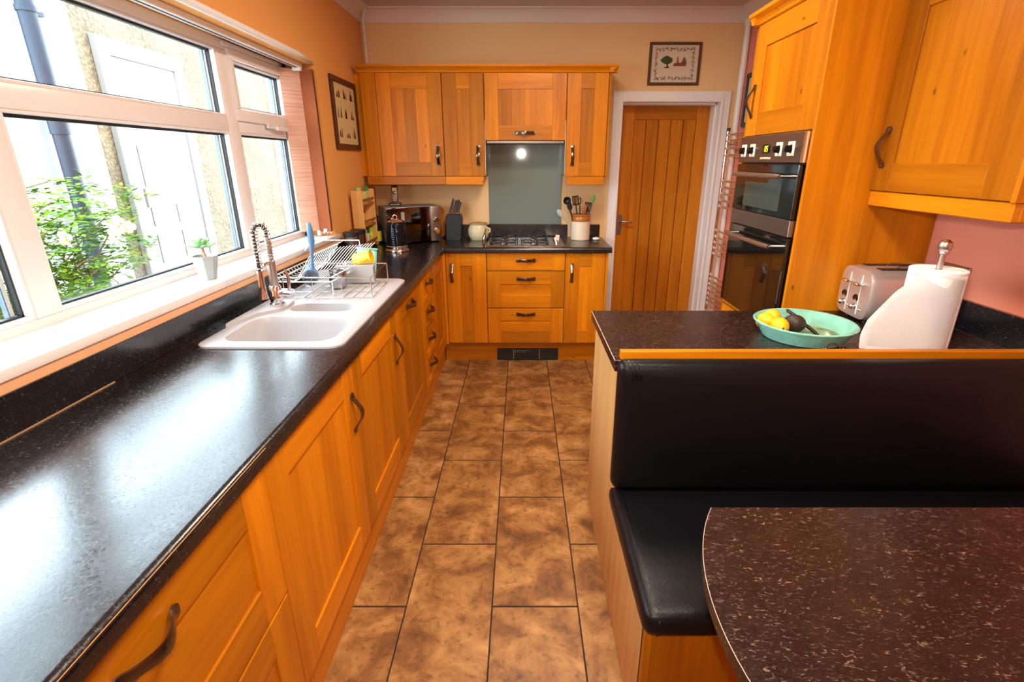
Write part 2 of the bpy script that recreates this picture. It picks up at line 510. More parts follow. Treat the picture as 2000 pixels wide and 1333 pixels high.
# coving: quarter hollow profile, on the back, left and right walls
def cove(name, fn, a, b):
    d = .085; poly = [(0, 0), (0, -d), (.008, -d)]
    for k in range(9):
        t = k / 8 * PI / 2
        poly.append((.008 + (d - .012) * (1 - math.cos(t)) , -d + .004 + (d - .012) * math.sin(t)))
    poly += [(d, -.008), (d, 0)]
    bm = add_prism(bmesh.new(), poly, fn, a, b)
    return struct(obj(name, bm, COVE, smooth=True, angle=30))


cove('trim_1', lambda u, v, w: (w, YB - u, ZC + v), XL, XR)
cove('trim_2', lambda u, v, w: (XL + u, w, ZC + v), YR, YB)
cove('trim_3', lambda u, v, w: (XR - u, w, ZC + v), 1.487, YB)

# door: leaf with vertical boards, architrave
bm = bmesh.new()
def arch(bm, x0, x1, z1, wdt, d, y):
    add_box(bm, x0 - wdt, x0, y - d, y, 0, z1 + wdt, .002)
    add_box(bm, x1, x1 + wdt, y - d, y, 0, z1 + wdt, .002)
    add_box(bm, x0, x1, y - d, y, z1, z1 + wdt, .002)
arch(bm, DX0, DX1, DZ1, .070, .016, YB)
arch(bm, DX0 - .012 + .012, DX1, DZ1, .018, .024, YB)
# jamb lining
add_box(bm, DX0, DX0 + .004, YB - .02, YB + .16, 0, DZ1); add_box(bm, DX1 - .004, DX1, YB - .02, YB + .16, 0, DZ1)
add_box(bm, DX0, DX1, YB - .02, YB + .16, DZ1 - .004, DZ1)
# stop
add_box(bm, DX1 - .018, DX1 - .004, YB + .06, YB + .155, 0, DZ1 - .004, .002); add_box(bm, DX0 + .004, DX0 + .018, YB + .06, YB + .155, 0, DZ1 - .004, .002)
add_box(bm, DX0 + .004, DX1 - .004, YB + .06, YB + .155, DZ1 - .018, DZ1 - .004, .002)
struct(obj('trim_4', bm, WHITE))
LY = YB + .165
dr = bpy.data.objects.new('door_1', None); COL.objects.link(dr); dr.location = ((DX0 + DX1) / 2, LY, 0); ORG['door_1'] = Vector(dr.location)
dr['kind'] = 'structure'
bx0, bx1, bz1 = .901, 1.399, 1.812
box('stile', DX0 - .01, bx0, LY, LY + .04, .005, DZ1 + .01, DZ, dr, .001)
box('stile', bx1, DX1 + .01, LY, LY + .04, .005, DZ1 + .01, DZ, dr, .001)
box('rail', bx0, bx1, LY, LY + .04, bz1, DZ1 + .01, DX, dr, .001)
box('rail', bx0, bx1, LY, LY + .04, .005, .2, DX, dr, .001)
bw = (bx1 - bx0) / 5
for i in range(5):
    box('board', bx0 + i * bw + .0025, bx0 + (i + 1) * bw - .0025, LY + .008, LY + .03, .2, bz1, DZ, dr, .003)
box('board_backing', bx0, bx1, LY + .03, LY + .036, .2, bz1, BRNW, dr)
bm = add_prism(bmesh.new(), rounded(.812, .852, .905, 1.075, .018), lambda u, v, w: (u, w, v), LY - .004, LY)
pl = obj('handle_plate', bm, STEELD, dr)
bm = add_tube(bmesh.new(), [(.832, LY, 1.02), (.832, LY - .045, 1.02), (.845, LY - .052, 1.02), (.93, LY - .052, 1.015)], .008, 10)
obj('lever_handle', bm, STEELD, dr, smooth=True, angle=50)
# unseen board added behind the door so no light leaks
struct(box('wall_light_stop', DX0 - .1, DX1 + .1, LY + .05, LY + .1, 0, 2.1, SAND))

# skirting near the door
struct(box('baseboard_back', DX1 + .07, XR, YB - .015, YB, 0, .12, WHITE, None, .003))

# ================================================================== WINDOW
FX = -1.335                                   # room-side face of the frame
wnd = bpy.data.objects.new('window_1', None); COL.objects.link(wnd); wnd.location = (FX, (WY0 + WY1) / 2, WZ0); ORG['window_1'] = Vector(wnd.location)
wnd['kind'] = 'structure'


def ybar(name, y0, y1, z0, z1, x0=FX - .06, x1=FX, bev=.004, mat=UPVC, par=None):
    return box(name, x0, x1, y0, y1, z0, z1, mat, par or wnd, bev, 2)


M1, M2 = (1.347, 1.425), (2.52, 2.612)
ybar('frame_head', WY0, WY1, 1.972, WZ1 + .0)
ybar('frame_sill', WY0, WY1, WZ0, 1.088)
ybar('frame_jamb', WY0, WY0 + .06, WZ0, WZ1); ybar('frame_jamb', WY1 - .06, WY1, WZ0, WZ1)
ybar('mullion', M1[0], M1[1], 1.088, 1.972); ybar('mullion', M2[0], M2[1], 1.088, 1.972)
for a, b in ((WY0 + .06, M1[0]), (M1[1], M2[0]), (M2[1], WY1 - .06)):
    ybar('transom', a, b, 1.630, 1.694)


def pane(y0, y1, z0, z1, sash=False):
    par = wnd
    if sash:                                   # opening light stands proud of the frame
        s = .038
        for nm, a, b, c, d in (('sash_rail', y0 - .012, y1 + .012, z0 - .014, z0 + s), ('sash_rail', y0 - .012, y1 + .012, z1 - s * .8, z1 + .012),
                               ('sash_stile', y0 - .012, y0 + s * .6, z0 + s, z1 - s * .8), ('sash_stile', y1 - s * .6, y1 + .012, z0 + s, z1 - s * .8)):
            ybar(nm, a, b, c, d, FX - .05, FX + .012, .003)
        y0 += s * .6; y1 -= s * .6; z0 += s; z1 -= s * .8
    x = FX - .022
    g = .006; be = .010
    for a, b, c, d in ((y0, y1, z0, z0 + be), (y0, y1, z1 - be, z1), (y0, y0 + be, z0 + be, z1 - be), (y1 - be, y1, z0 + be, z1 - be)):
        box('glazing_bead', x - .01, FX - .003, a, b, c, d, UPVC, wnd, .002)
    for a, b, c, d in ((y0 + be, y1 - be, z0 + be, z0 + be + g), (y0 + be, y1 - be, z1 - be - g * 1.5, z1 - be), (y0 + be, y0 + be + g, z0 + be, z1 - be), (y1 - be - g, y1 - be, z0 + be, z1 - be)):
        box('gasket', x - .02, x - .004, a, b, c, d, GASKET, wnd)
    box('pane', x - .018, x - .012, y0 + be, y1 - be, z0 + be, z1 - be, GLASS, wnd)
    # outer rebate in white then thin spacer bar
    for a, b in ((y1 - be - g - .014, y1 - be - g), (y0 + be + g, y0 + be + g + .010)):
        box('spacer_bar', x - .034, x - .024, a, b, z0 + be, z1 - be, UPVC, wnd)
    for a, b in ((y1 - be - g - .017, y1 - be - g - .014),):
        box('spacer_seal', x - .036, x - .022, a, b, z0 + be, z1 - be, simple('slate_spacer', (.05, .08, .11), .4), wnd)


pane(M1[1], M2[0], 1.088, 1.630); pane(M1[1], M2[0], 1.694, 1.972)
pane(WY0 + .06, M1[0], 1.088, 1.630); pane(WY0 + .06, M1[0], 1.694, 1.972, True)
pane(M2[1], WY1 - .06, 1.088, 1.630); pane(M2[1], WY1 - .06, 1.694, 1.972, True)
# trickle vent above the right light and casement handle under it
ybar('trickle_vent', 2.56, 3.10, 1.985, 2.003, FX, FX + .018, .003, simple('vent_plastic', (.62, .58, .58), .4))
hb = bmesh.new(); add_box(hb, FX + .012, FX + .024, 2.86, 2.97, 1.662, 1.684, .003); add_box(hb, FX + .024, FX + .040, 2.93, 3.07, 1.655, 1.675, .005)
obj('window_handle', hb, UPVC, wnd)
# sill board
box('sill_board', FX - .005, -1.150, WY0 - .03, WY1 + .05, 1.036, 1.064, UPVC, wnd, .004, 2)
# white lintel bead at the top of the reveal
bm = add_tube(bmesh.new(), [(XL + .004, .45, 2.028), (XL + .004, 3.0, 2.028), (XL + .003, 3.2, 2.022)], [.016, .014, .006], 10)
struct(obj('trim_5', bm, WHITE, smooth=True))
# thin timber/plaster strip between sill and upstand
struct(box('trim_6', XL, XL + .012, .2, 3.28, 1.008, 1.036, simple('plaster_strip', (.70, .38, .20), .7)))

# vertical blind, drawn to the far end of the window
vb = thing('vertical_blind', 'pink striped vertical blind vanes bunched at the far end of the window', 'blind', (-1.24, 3.1, 1.985))
bm = bmesh.new(); add_box(bm, -1.262, -1.224, .64, 3.19, 1.990, 2.0145, .002)
hr = obj('headrail', bm, WHITE, vb)
box('track_slot', -1.248, -1.238, .66, 3.17, 1.9885, 1.991, GASKET, hr)
box('end_cap', -1.266, -1.220, 3.145, 3.17, 1.972, 1.99, WHITE, vb, .003)


def stripes(name, ca, cb, tr=.0):
    m, nt, b = newmat(name); N = nt.nodes; L = nt.links
    g = N.new('ShaderNodeNewGeometry'); mp = N.new('ShaderNodeMapping'); mp.inputs['Scale'].default_value = (1, 1, 40)
    L.new(g.outputs['Position'], mp.inputs[0]); n = N.new('ShaderNodeTexNoise'); n.inputs['Scale'].default_value = 4; n.inputs['Detail'].default_value = 5
    L.new(mp.outputs[0], n.inputs['Vector']); r = N.new('ShaderNodeValToRGB'); r.color_ramp.elements[0].position = .36; r.color_ramp.elements[1].position = .55
    r.color_ramp.elements[0].color = (*ca, 1); r.color_ramp.elements[1].color = (*cb, 1); L.new(n.outputs[0], r.inputs[0]); L.new(r.outputs[0], b.inputs['Base Color'])
    b.inputs['Roughness'].default_value = .9
    return m


VANE = stripes('blind_fabric', (.50, .25, .17), (.62, .36, .26))
VANE_SHADED = simple('blind_fabric_shaded', (.25, .060, .015), .9, bump=.4, bscale=400)  # darker copy of the vane fabric, its shade put into the colour


def vane(xa_, ya_, xb_, yb_, z0, z1, mat):
    bm = bmesh.new(); a = Vector((xa_, ya_, 0)); b = Vector((xb_, yb_, 0)); d = (b - a); nrm = Vector((-d.y, d.x, 0)).normalized() * .0006
    pr = []
    for k in range(7):
        t = k / 6; q = a + d * t + Vector((-d.y, d.x, 0)).normalized() * (.004 * math.sin(t * PI)); pr.append(q)
    poly = [(q + nrm) for q in pr] + [(q - nrm) for q in reversed(pr)]
    add_prism(bm, [(q.x, q.y) for q in poly], lambda u, v, w_: (u, v, w_), z0, z1)
    o = obj('vane', bm, mat, vb, smooth=True, angle=30)
    # white hanger on top, weight at the bottom
    m = (a + b) / 2
    box('vane_weight', m.x - .010, m.x + .010, m.y - .003, m.y + .003, z0 - .002, z0 + .018, WHITE, o)
    return o


for i in range(4):
    vane(-1.247, 3.195 + .008 * i, -1.327, 3.115 + .014 * i, 1.098, 1.984, VANE)
for i in range(3):
    vane(-1.2465, 3.197 + .009 * i, -1.173, 3.190 + .012 * i, 1.088, 1.986, VANE_SHADED)
bm = bmesh.new()
for i in range(5): add_tube(bm, [(-1.262 + .02 * i, 3.187, 1.090), (-1.257 + .02 * i, 3.185, 1.077), (-1.247 + .02 * i, 3.187, 1.090)], .0018, 5)
add_box(bm, -1.255, -1.236, 3.172, 3.186, 1.068, 1.098, .003)
obj('bottom_chain', bm, WHITE, vb)

# ================================================================== OUTSIDE
def pebble():
    m, nt, b = newmat('cream_pebbledash'); N = nt.nodes; L = nt.links
    g = N.new('ShaderNodeNewGeometry')
    v = N.new('ShaderNodeTexVoronoi'); v.inputs['Scale'].default_value = 42; L.new(g.outputs['Position'], v.inputs['Vector'])
    v2 = N.new('ShaderNodeTexNoise'); v2.inputs['Scale'].default_value = 3.5; v2.inputs['Detail'].default_value = 5; L.new(g.outputs['Position'], v2.inputs['Vector'])
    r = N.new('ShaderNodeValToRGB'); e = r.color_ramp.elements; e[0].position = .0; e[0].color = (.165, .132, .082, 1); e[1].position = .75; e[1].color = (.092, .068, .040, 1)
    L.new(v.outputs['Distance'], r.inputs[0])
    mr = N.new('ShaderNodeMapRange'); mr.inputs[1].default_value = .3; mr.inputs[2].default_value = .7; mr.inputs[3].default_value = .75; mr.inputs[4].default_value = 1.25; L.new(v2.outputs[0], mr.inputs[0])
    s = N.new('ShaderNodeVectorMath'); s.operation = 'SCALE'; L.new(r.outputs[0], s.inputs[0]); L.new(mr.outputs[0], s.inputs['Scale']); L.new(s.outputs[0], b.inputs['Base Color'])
    b.inputs['Roughness'].default_value = .9
    bp = N.new('ShaderNodeBump'); bp.inputs['Strength'].default_value = .9; bp.inputs['Distance'].default_value = .01; bp.invert = True
    L.new(v.outputs['Distance'], bp.inputs['Height']); L.new(bp.outputs[0], b.inputs['Normal'])
    return m


PEB = pebble()
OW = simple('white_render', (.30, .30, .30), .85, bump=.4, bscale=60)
PIPE = simple('slate_blue_pipe', (.012, .020, .036), .5, spec=.25)
OX = -3.0
hs = thing('house_wall', 'cream pebbledash and white rendered house wall outside the window', 'wall', (OX, 4.5, 0))
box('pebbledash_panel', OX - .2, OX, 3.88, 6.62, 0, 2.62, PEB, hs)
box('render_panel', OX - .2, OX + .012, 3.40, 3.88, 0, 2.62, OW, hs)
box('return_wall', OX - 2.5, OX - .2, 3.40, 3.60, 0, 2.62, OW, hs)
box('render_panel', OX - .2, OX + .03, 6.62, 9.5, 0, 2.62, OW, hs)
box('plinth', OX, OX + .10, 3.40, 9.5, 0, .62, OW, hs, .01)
gw = thing('garden_wall', 'low white rendered garden wall behind the green shrub', 'wall', (-4.0, 1.2, 0))
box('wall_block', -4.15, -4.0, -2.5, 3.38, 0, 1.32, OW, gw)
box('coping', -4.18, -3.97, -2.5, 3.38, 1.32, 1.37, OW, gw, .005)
od = thing('outside_door', 'white panelled house door with small fan light seen through the window', 'door', (OX, 4.5, 0))
box('door_frame', OX, OX + .05, 4.02, 4.13, .6, 2.335, UPVO, od, .005); box('door_frame', OX, OX + .05, 4.86, 4.97, .6, 2.335, UPVO, od, .005)
box('door_frame', OX, OX + .05, 4.13, 4.86, 2.22, 2.335, UPVO, od, .005)
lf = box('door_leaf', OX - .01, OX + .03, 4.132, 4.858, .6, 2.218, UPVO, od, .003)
for a, b, c, d in ((4.20, 4.47, 1.0, 1.16), (4.52, 4.79, 1.0, 1.16), (4.20, 4.47, .7, .94), (4.52, 4.79, .7, .94), (4.20, 4.79, 1.3, 1.62)):
    box('door_panel', OX + .03, OX + .042, a, b, c, d, UPVO, lf, .006)
bm = bmesh.new(); pts = [(4.5 + .16 * math.cos(PI * k / 12), 1.84 + .13 * math.sin(PI * k / 12)) for k in range(13)]
add_prism(bm, pts, lambda u, v, w_: (w_, u, v), OX + .03, OX + .036)
obj('fan_light', bm, simple('blue_grey_glass', (.12, .17, .20), .1), lf)
for a_ in (0, 45, 90, 135, 180):
    t = math.radians(a_)
    tube('glazing_bar', [(OX + .038, 4.5, 1.845), (OX + .038, 4.5 + .15 * math.cos(t), 1.845 + .12 * math.sin(t))], .006, UPVC, lf, 6)
box('door_handle', OX + .03, OX + .05, 4.17, 4.19, 1.15, 1.30, STEEL, lf, .004)
dp = thing('drainpipe', 'dark blue round downpipe on the wall outside the window', 'pipe', (OX + .09, 3.47, .62))
tube('pipe', [(OX + .09, 3.47, .62), (OX + .09, 3.47, 2.62)], .046, PIPE, dp, 16)
for z in (1.66, 2.33):
    bm = add_lathe(bmesh.new(), [(.046, 0), (.053, 0), (.053, .03 if z > 2 else .10), (.046, .03 if z > 2 else .10)], (OX + .09, 3.47, z), 16)
    if z > 2: add_box(bm, OX + .01, OX + .08, 3.52, 3.60, z, z + .025)
    obj('pipe_collar', bm, PIPE, dp, smooth=True, angle=40)
struct(box('ground_outside', -6, XL - TW, -3, 10, -.1, -.02, simple('patio_concrete', (.55, .54, .52), .9)))

# climbing shrub with feathery pinnate leaves
sh = thing('climbing_shrub', 'bright green feathery shrub with cream flowers beside the drainpipe', 'shrub', (-2.55, 2.85, 0))
LEAF = simple('lime_leaf', (.115, .25, .008), .7, spec=.1, var=.45, vscale=14); LEAF2 = simple('green_leaf', (.035, .11, .008), .7, spec=.1, var=.4, vscale=14)
r2 = random.Random(3)
bmS = bmesh.new(); bml = [bmesh.new(), bmesh.new()]
for s in range(190):
    by = r2.uniform(1.6, 3.25); t = r2.random()
    tip = Vector((-2.52 + r2.uniform(-.22, .26), by + r2.uniform(-.1, .30), r2.uniform(.5, 1.50) - max(0, by - 2.85) * .5))
    base = Vector((-2.53 + r2.uniform(-.1, .1), by - .15, tip.z - r2.uniform(.18, .45)))
    mid = (base + tip) / 2 + Vector((r2.uniform(-.06, .06), r2.uniform(-.05, .05), .06))
    if s % 3 == 0: add_tube(bmS, [Vector((-2.62, 2.3 + .5 * (s % 3), 0)) * .0 + Vector((base.x, base.y, max(0, base.z - .4))), base, mid, tip], .004, 4)
    # fronds
    for f in range(6):
        q = base.lerp(tip, .25 + .13 * f) + Vector((r2.uniform(-.05, .05), r2.uniform(-.05, .05), r2.uniform(-.03, .03)))
        dr_ = Vector((r2.uniform(-1, 1), r2.uniform(-1, 1), r2.uniform(-.35, .6))).normalized()
        side = dr_.cross(Vector((0, 0, 1))).normalized()
        bmx = bml[0] if r2.random() < .68 else bml[1]
        for k in range(6):
            a = q + dr_ * (.026 * k)
            for sg in (-1, 1):
                dd = (dr_ * .5 + side * sg + Vector((0, 0, r2.uniform(-.3, .3)))).normalized() * r2.uniform(.038, .062)
                wv = dd.cross(Vector((r2.uniform(-.4, .4), r2.uniform(-.4, .4), 1))).normalized() * .0105
                try: bmx.faces.new([bmx.verts.new(a), bmx.verts.new(a + dd * .45 + wv), bmx.verts.new(a + dd), bmx.verts.new(a + dd * .45 - wv)])
                except ValueError: pass
obj('stem', bmS, simple('stem_brown', (.12, .10, .04), .7), sh)
o = obj('foliage', bml[0], LEAF, sh); o['kind'] = 'stuff'
o = obj('foliage', bml[1], LEAF2, sh); o['kind'] = 'stuff'
for (y_, z_) in ((2.62, 1.13), (3.0, 1.17), (3.03, 1.14), (2.97, 1.12), (3.08, 1.13), (2.94, 1.10)):
    bm = bmesh.new()
    for k in range(6):
        a = k * PI / 3; t = bmesh.new(); bmesh.ops.create_uvsphere(t, u_segments=6, v_segments=4, radius=.02)
        t.transform(Matrix.Translation((-2.33 + .01 * math.cos(a * 2), y_ + .02 * math.cos(a), z_ + .02 * math.sin(a))) @ Matrix.Diagonal((.5, 1, 1, 1))); merge(bm, t)
    obj('flower', bm, simple('cream_flower', (.85, .74, .55), .6), sh, smooth=True)

# ================================================================== LEFT RUN BASE UNITS
FXL = -.575                                    # door face plane
ZD0, ZD1 = .165, .868


def fl_(u, d, z): return (FXL - d, u, z)


def base_left(label, y0, y1, fronts, group='base cabinets under the long window worktop'):
    t = thing('base_cabinet', label, 'cabinet', (-.85, (y0 + y1) / 2, 0), group=group)
    bm = bmesh.new()
    xa_, xb_ = XL + .03, FXL - .022
    add_box(bm, xa_, xb_, y0 + .0005, y0 + .016, ZD0 - .003, .871); add_box(bm, xa_, xb_, y1 - .016, y1 - .0005, ZD0 - .003, .871)
    add_box(bm, xa_, xb_, y0 + .016, y1 - .016, ZD0 - .003, ZD0 + .013); add_box(bm, xa_, xa_ + .01, y0 + .016, y1 - .016, ZD0 + .013, .871)
    obj('carcass', bm, PZ, t)
    for f in fronts: f(t, y0, y1)
    return t


def door_l(hy, splits=1, hz=.69):
    return lambda t, y0, y1: front(t, 'door', fl_, y0, y1, ZD0, ZD1, WZ, WY, WZ, hnd=(hy, hz, True), splits=splits)


def drawer_l(z0, z1, hz, st=.098, rail=.098, hl=None):
    return lambda t, y0, y1: front(t, 'drawer', fl_, y0, y1, z0, z1, WZ, WY, WY, st=st, rail=rail, hnd=((y0 + y1) / 2, hz, False), rec=.006)


base_left('wide two-drawer base cabinet nearest the camera under the window worktop', .178, .978, [drawer_l(.503, ZD1, .80), drawer_l(ZD0, .497, .44)])
base_left('base cabinet with knotty wooden door between the wide drawers and the sink', .978, 1.597, [door_l(1.557, 2)])
base_left('single-door base cabinet directly under the sink bowls', 1.597, 2.218, [door_l(2.180, 2)])
base_left('integrated appliance cabinet with horizontal top handle under the drainer', 2.218, 2.832, [lambda t, y0, y1: front(t, 'door', fl_, y0, y1, ZD0, ZD1, WZ, WY, WZ, hnd=(2.525, .81, False), splits=2)])
base_left('narrow four-drawer base cabinet near the corner', 2.832, 3.275, [
    drawer_l(.690, ZD1, .805, rail=.04, st=.09), drawer_l(.516, .687, .630, rail=.04, st=.09), drawer_l(.341, .513, .455, rail=.04, st=.09), drawer_l(ZD0, .338, .283, rail=.04, st=.09)])
base_left('blank corner panel cabinet where the two runs meet', 3.275, 3.700, [lambda t, y0, y1: front(t, 'door', fl_, y0, y1, ZD0, ZD1, WZ, WY, WZ, st=.085, rail=.098)])
tag(box('corner_post', -.592, -.5575, 3.7015, 3.735, .165, .871, WZ, None, .001), 'slim oak corner post joining the two runs of base cabinets', 'post')
pb = box('plinth_board', -.630, -.602, .0, 3.775, 0, ZD0, WY, None, .001)
tag(pb, 'wooden plinth board under the long left run of cabinets', 'plinth', group='wooden plinth boards')

# ================================================================== BACK RUN BASE UNITS
FYB = 3.715


def fb_(u, d, z): return (u, FYB + d, z)


BX0, BX1 = -.562, .637


def base_back(label, x0, x1, fronts, extra=None):
    t = thing('base_cabinet', label, 'cabinet', ((x0 + x1) / 2, 3.98, 0), group='base cabinets under the hob worktop')
    obj('carcass', add_box(bmesh.new(), x0, x1, FYB + .022, YB - .01, ZD0 - .003, .871), PZ, t)
    for f in fronts: f(t, x0, x1)
    return t


base_back('narrow base cabinet with handle at upper left, left of the hob drawers', -.556, -.258, [lambda t, a, b: front(t, 'door', fb_, a, b, .172, ZD1, WZ, WX, WZ, st=.105, rail=.098, hnd=(-.513, .72, True))])
base_back('three-drawer base cabinet under the gas hob', -.255, .322, [
    lambda t, a, b: front(t, 'drawer', fb_, a, b, .737, ZD1, WZ, WX, WX, st=.10, rail=.012, rec=.003, hnd=(.034, .815, False)),
    lambda t, a, b: front(t, 'drawer', fb_, a, b, .452, .733, WZ, WX, WX, st=.10, rail=.098, hnd=(.034, .677, False)),
    lambda t, a, b: front(t, 'drawer', fb_, a, b, .172, .448, WZ, WX, WX, st=.10, rail=.098, hnd=(.034, .403, False))])
rc = base_back('narrow base cabinet with handle at upper left, beside the door frame', .325, .620, [lambda t, a, b: front(t, 'door', fb_, a, b, .172, ZD1, WZ, WX, WZ, st=.10, rail=.098, hnd=(.372, .72, True))])
box('end_panel', .621, .638, FYB, YB, .0, .872, WZ, rc, .001)
pb = box('plinth_board', -.60, .62, 3.790, 3.815, 0, .172, WX, None, .001)
tag(pb, 'wooden plinth board with black fan heater under the hob drawers', 'plinth', group='wooden plinth boards')
ht = thing('plinth_heater', 'black kickspace fan heater grille set in the plinth below the hob', 'heater', (.05, 3.785, 0))
box('housing', -.190, .292, 3.778, 3.7898, .004, .102, BLACKM, ht, .002)
for i in range(9): box('grille_slat', -.058, .143, 3.7745, 3.779, .014 + i * .0095, .018 + i * .0095, BLACKG, ht)
for x in (-.060, .143): box('grille_edge', x - .0015, x + .0015, 3.773, 3.779, .010, .095, STEEL, ht)
bm = bmesh.new()
for i in range(7): add_box(bm, -.05 + .016 * i, -.041 + .016 * i, 3.7735, 3.7745, .083, .086)
for i in range(5): add_box(bm, -.05 + .018 * i, -.042 + .018 * i, 3.7735, 3.7745, .070, .073)
obj('control_marks', bm, simple('pale_print', (.45, .45, .42), .5), ht)

# ================================================================== WORKTOPS (L shape, hollow under the sink)
SK = (-1.097, -.603, 1.590, 2.628)
bm = bmesh.new()
# extruded postformed profile along the left run, split around the sink cut-out
def prof_left(x_in):
    r = .016; z0, z1 = .872, .910; xf = -.562
    pr = [(x_in, z0), (xf, z0)]
    for k in range(7):
        a = k / 6 * PI / 2; pr.append((xf - r + r * math.cos(a), z1 - r + r * math.sin(a)))
    pr.append((x_in, z1)); return pr
add_prism(bm, prof_left(-1.155), lambda u, v, w_: (u, w_, v), -.25, SK[2] + .012)
add_prism(bm, prof_left(-.62), lambda u, v, w_: (u, w_, v), SK[2] + .012, SK[3] - .012)
add_box(bm, -1.155, -1.085, SK[2] + .012, SK[3] - .012, .872, .910)
add_prism(bm, prof_left(-1.155), lambda u, v, w_: (u, w_, v), SK[3] - .012, 3.690)
pr = [(YB - .022, .872), (3.690, .872)]
for k in range(7):
    a = k / 6 * PI / 2; pr.append((3.690 + .016 - .016 * math.cos(a), .894 + .016 * math.sin(a)))
pr.append((YB - .022, .910))
add_prism(bm, pr, lambda u, v, w_: (w_, u, v), -.562, .658)
add_box(bm, -1.155, -.562, 3.690, YB - .022, .872, .910)
wt = obj('worktop', bm, BLACKTOP, smooth=True, angle=35)
tag(wt, 'black speckled L-shaped worktop under the window and around the hob', 'worktop')
obj('worn_seam', add_tube(bmesh.new(), [(-.5645, -.2, .9035), (-.5645, .98, .9035)], .0008, 5), simple('worn_edge', (.55, .25, .08), .5), wt)
u = thing('upstand', 'black speckled upstand strip along the window wall behind the sink', 'upstand', (-1.16, 1.7, .91), group='black worktop upstands')
box('strip', XL + .001, -1.152, -.25, 1.356, .9105, 1.008, BLACKTOP, u, .001)
box('strip', XL + .001, -1.152, 1.357, YB - .0005, .9105, 1.008, BLACKTOP, u, .001)
box('sealant_line', -1.152, -1.1500, -.25, 1.32, .9101, .9130, simple('old_sealant', (.42, .24, .12), .6), u)
u = thing('upstand', 'short black speckled upstand behind the hob and crock', 'upstand', (-.2, YB, .91), group='black worktop upstands')
box('strip', -1.151, .377, YB - .020, YB - .001, .9105, 1.012, BLACKTOP, u, .001)
u = thing('upstand', 'short black speckled upstand behind the utensil jar by the door', 'upstand', (.55, YB, .91), group='black worktop upstands')
box('strip', .430, .640, YB - .020, YB - .001, .9105, 1.012, BLACKTOP, u, .001)

# ================================================================== SINK
sx0, sx1, sy0, sy1 = SK
def sink():
    t = thing('kitchen_sink', 'pale pink-white composite one and a half bowl sink with drainer', 'sink', ((sx0 + sx1) / 2, (sy0 + sy1) / 2, .905))
    big = rounded(-1.035, -.648, 1.632, 1.925, .065)
    sml = rounded(-.965, -.700, 2.000, 2.120, .055)
    outer = rounded(sx0, sx1, sy0, sy1, .05, 6)
    me = bmesh.new()
    zt = .922
    from mathutils.geometry import delaunay_2d_cdt
    ptsV = []; edges = []; 
    def addloop(pl):
        s = len(ptsV); ptsV.extend(Vector(p_) for p_ in pl); n = len(pl)
        edges.extend((s + i, s + (i + 1) % n) for i in range(n)); return s, n
    inner_o = rounded(sx0 + .010, sx1 - .010, sy0 + .010, sy1 - .010, .043, 6)
    l0 = addloop(inner_o); l1 = addloop(big); l2 = addloop(sml)
    vo, eo, fo, *_r = delaunay_2d_cdt(ptsV, edges, [], 0, 1e-6)
    def inside(pt, poly):
        c = False; j = len(poly) - 1
        for i in range(len(poly)):
            if (poly[i][1] > pt[1]) != (poly[j][1] > pt[1]) and pt[0] < (poly[j][0] - poly[i][0]) * (pt[1] - poly[i][1]) / (poly[j][1] - poly[i][1]) + poly[i][0]: c = not c
            j = i
        return c
    V = [me.verts.new((v.x, v.y, zt)) for v in vo]
    for f in fo:
        cx = sum(vo[i].x for i in f) / len(f); cy = sum(vo[i].y for i in f) / len(f)
        if inside((cx, cy), inner_o) and not inside((cx, cy), big) and not inside((cx, cy), sml): me.faces.new([V[i] for i in f])
    # rim skirt
    n = len(outer)
    a = [me.verts.new((x, y, zt)) for x, y in inner_o]; b = [me.verts.new((x, y, zt - .005)) for x, y in outer]
    c = [me.verts.new((x, y, .9102)) for x, y in outer]
    for i in range(n):
        j = (i + 1) % n
        me.faces.new([a[i], a[j], b[j], b[i]]); me.faces.new([b[i], b[j], c[j], c[i]])
    bmesh.ops.remove_doubles(me, verts=me.verts[:], dist=1e-5)
    obj('rim', me, SINKM, t, smooth=True, angle=40)
    for nm, lp, dp_ in (('main_bowl', big, .175), ('half_bowl', sml, .12)):
        bb = bmesh.new(); cx = sum(p_[0] for p_ in lp) / len(lp); cy = sum(p_[1] for p_ in lp) / len(lp)
        rings = []
        for dz, s in ((0, 1.0), (-.006, .985), (-.03, .965), (-dp_ + .03, .92), (-dp_ + .006, .87), (-dp_, .78)):
            rings.append([bb.verts.new((cx + (x - cx) * s, cy + (y - cy) * s, zt + dz)) for x, y in lp])
        for A, B in zip(rings, rings[1:]):
            for i in range(len(lp)): bb.faces.new([A[i], A[(i + 1) % len(lp)], B[(i + 1) % len(lp)], B[i]])
        bb.faces.new(rings[-1])
        w_ = obj(nm, bb, SINKM, t, smooth=True, angle=50)
        lathe('drain', [(0, .004), (.03, .004), (.036, .001), (.036, 0)], (cx, cy, zt - dp_ + .0005), CHROME, w_, 20)
    # raised tap ledge with a cut corner
    lg = [(-1.093, 1.80), (-1.085, 1.78), (-1.045, 1.93), (-.985, 2.00), (-.972, 2.05), (-.985, 2.14), (-1.093, 2.17)]
    lb = add_prism(bmesh.new(), lg, lambda u, v, w_: (u, v, w_), zt, zt + .012)
    obj('tap_ledge', lb, SINKM, t)
    for i in range(8):
        x = -1.00 + .047 * i
        box('drainer_groove', x, x + .005, 2.17 + .004 * i, 2.58, zt + .0001, zt + .0016, simple('groove_shade', (.50, .45, .43), .5), t)
    return t


sink()

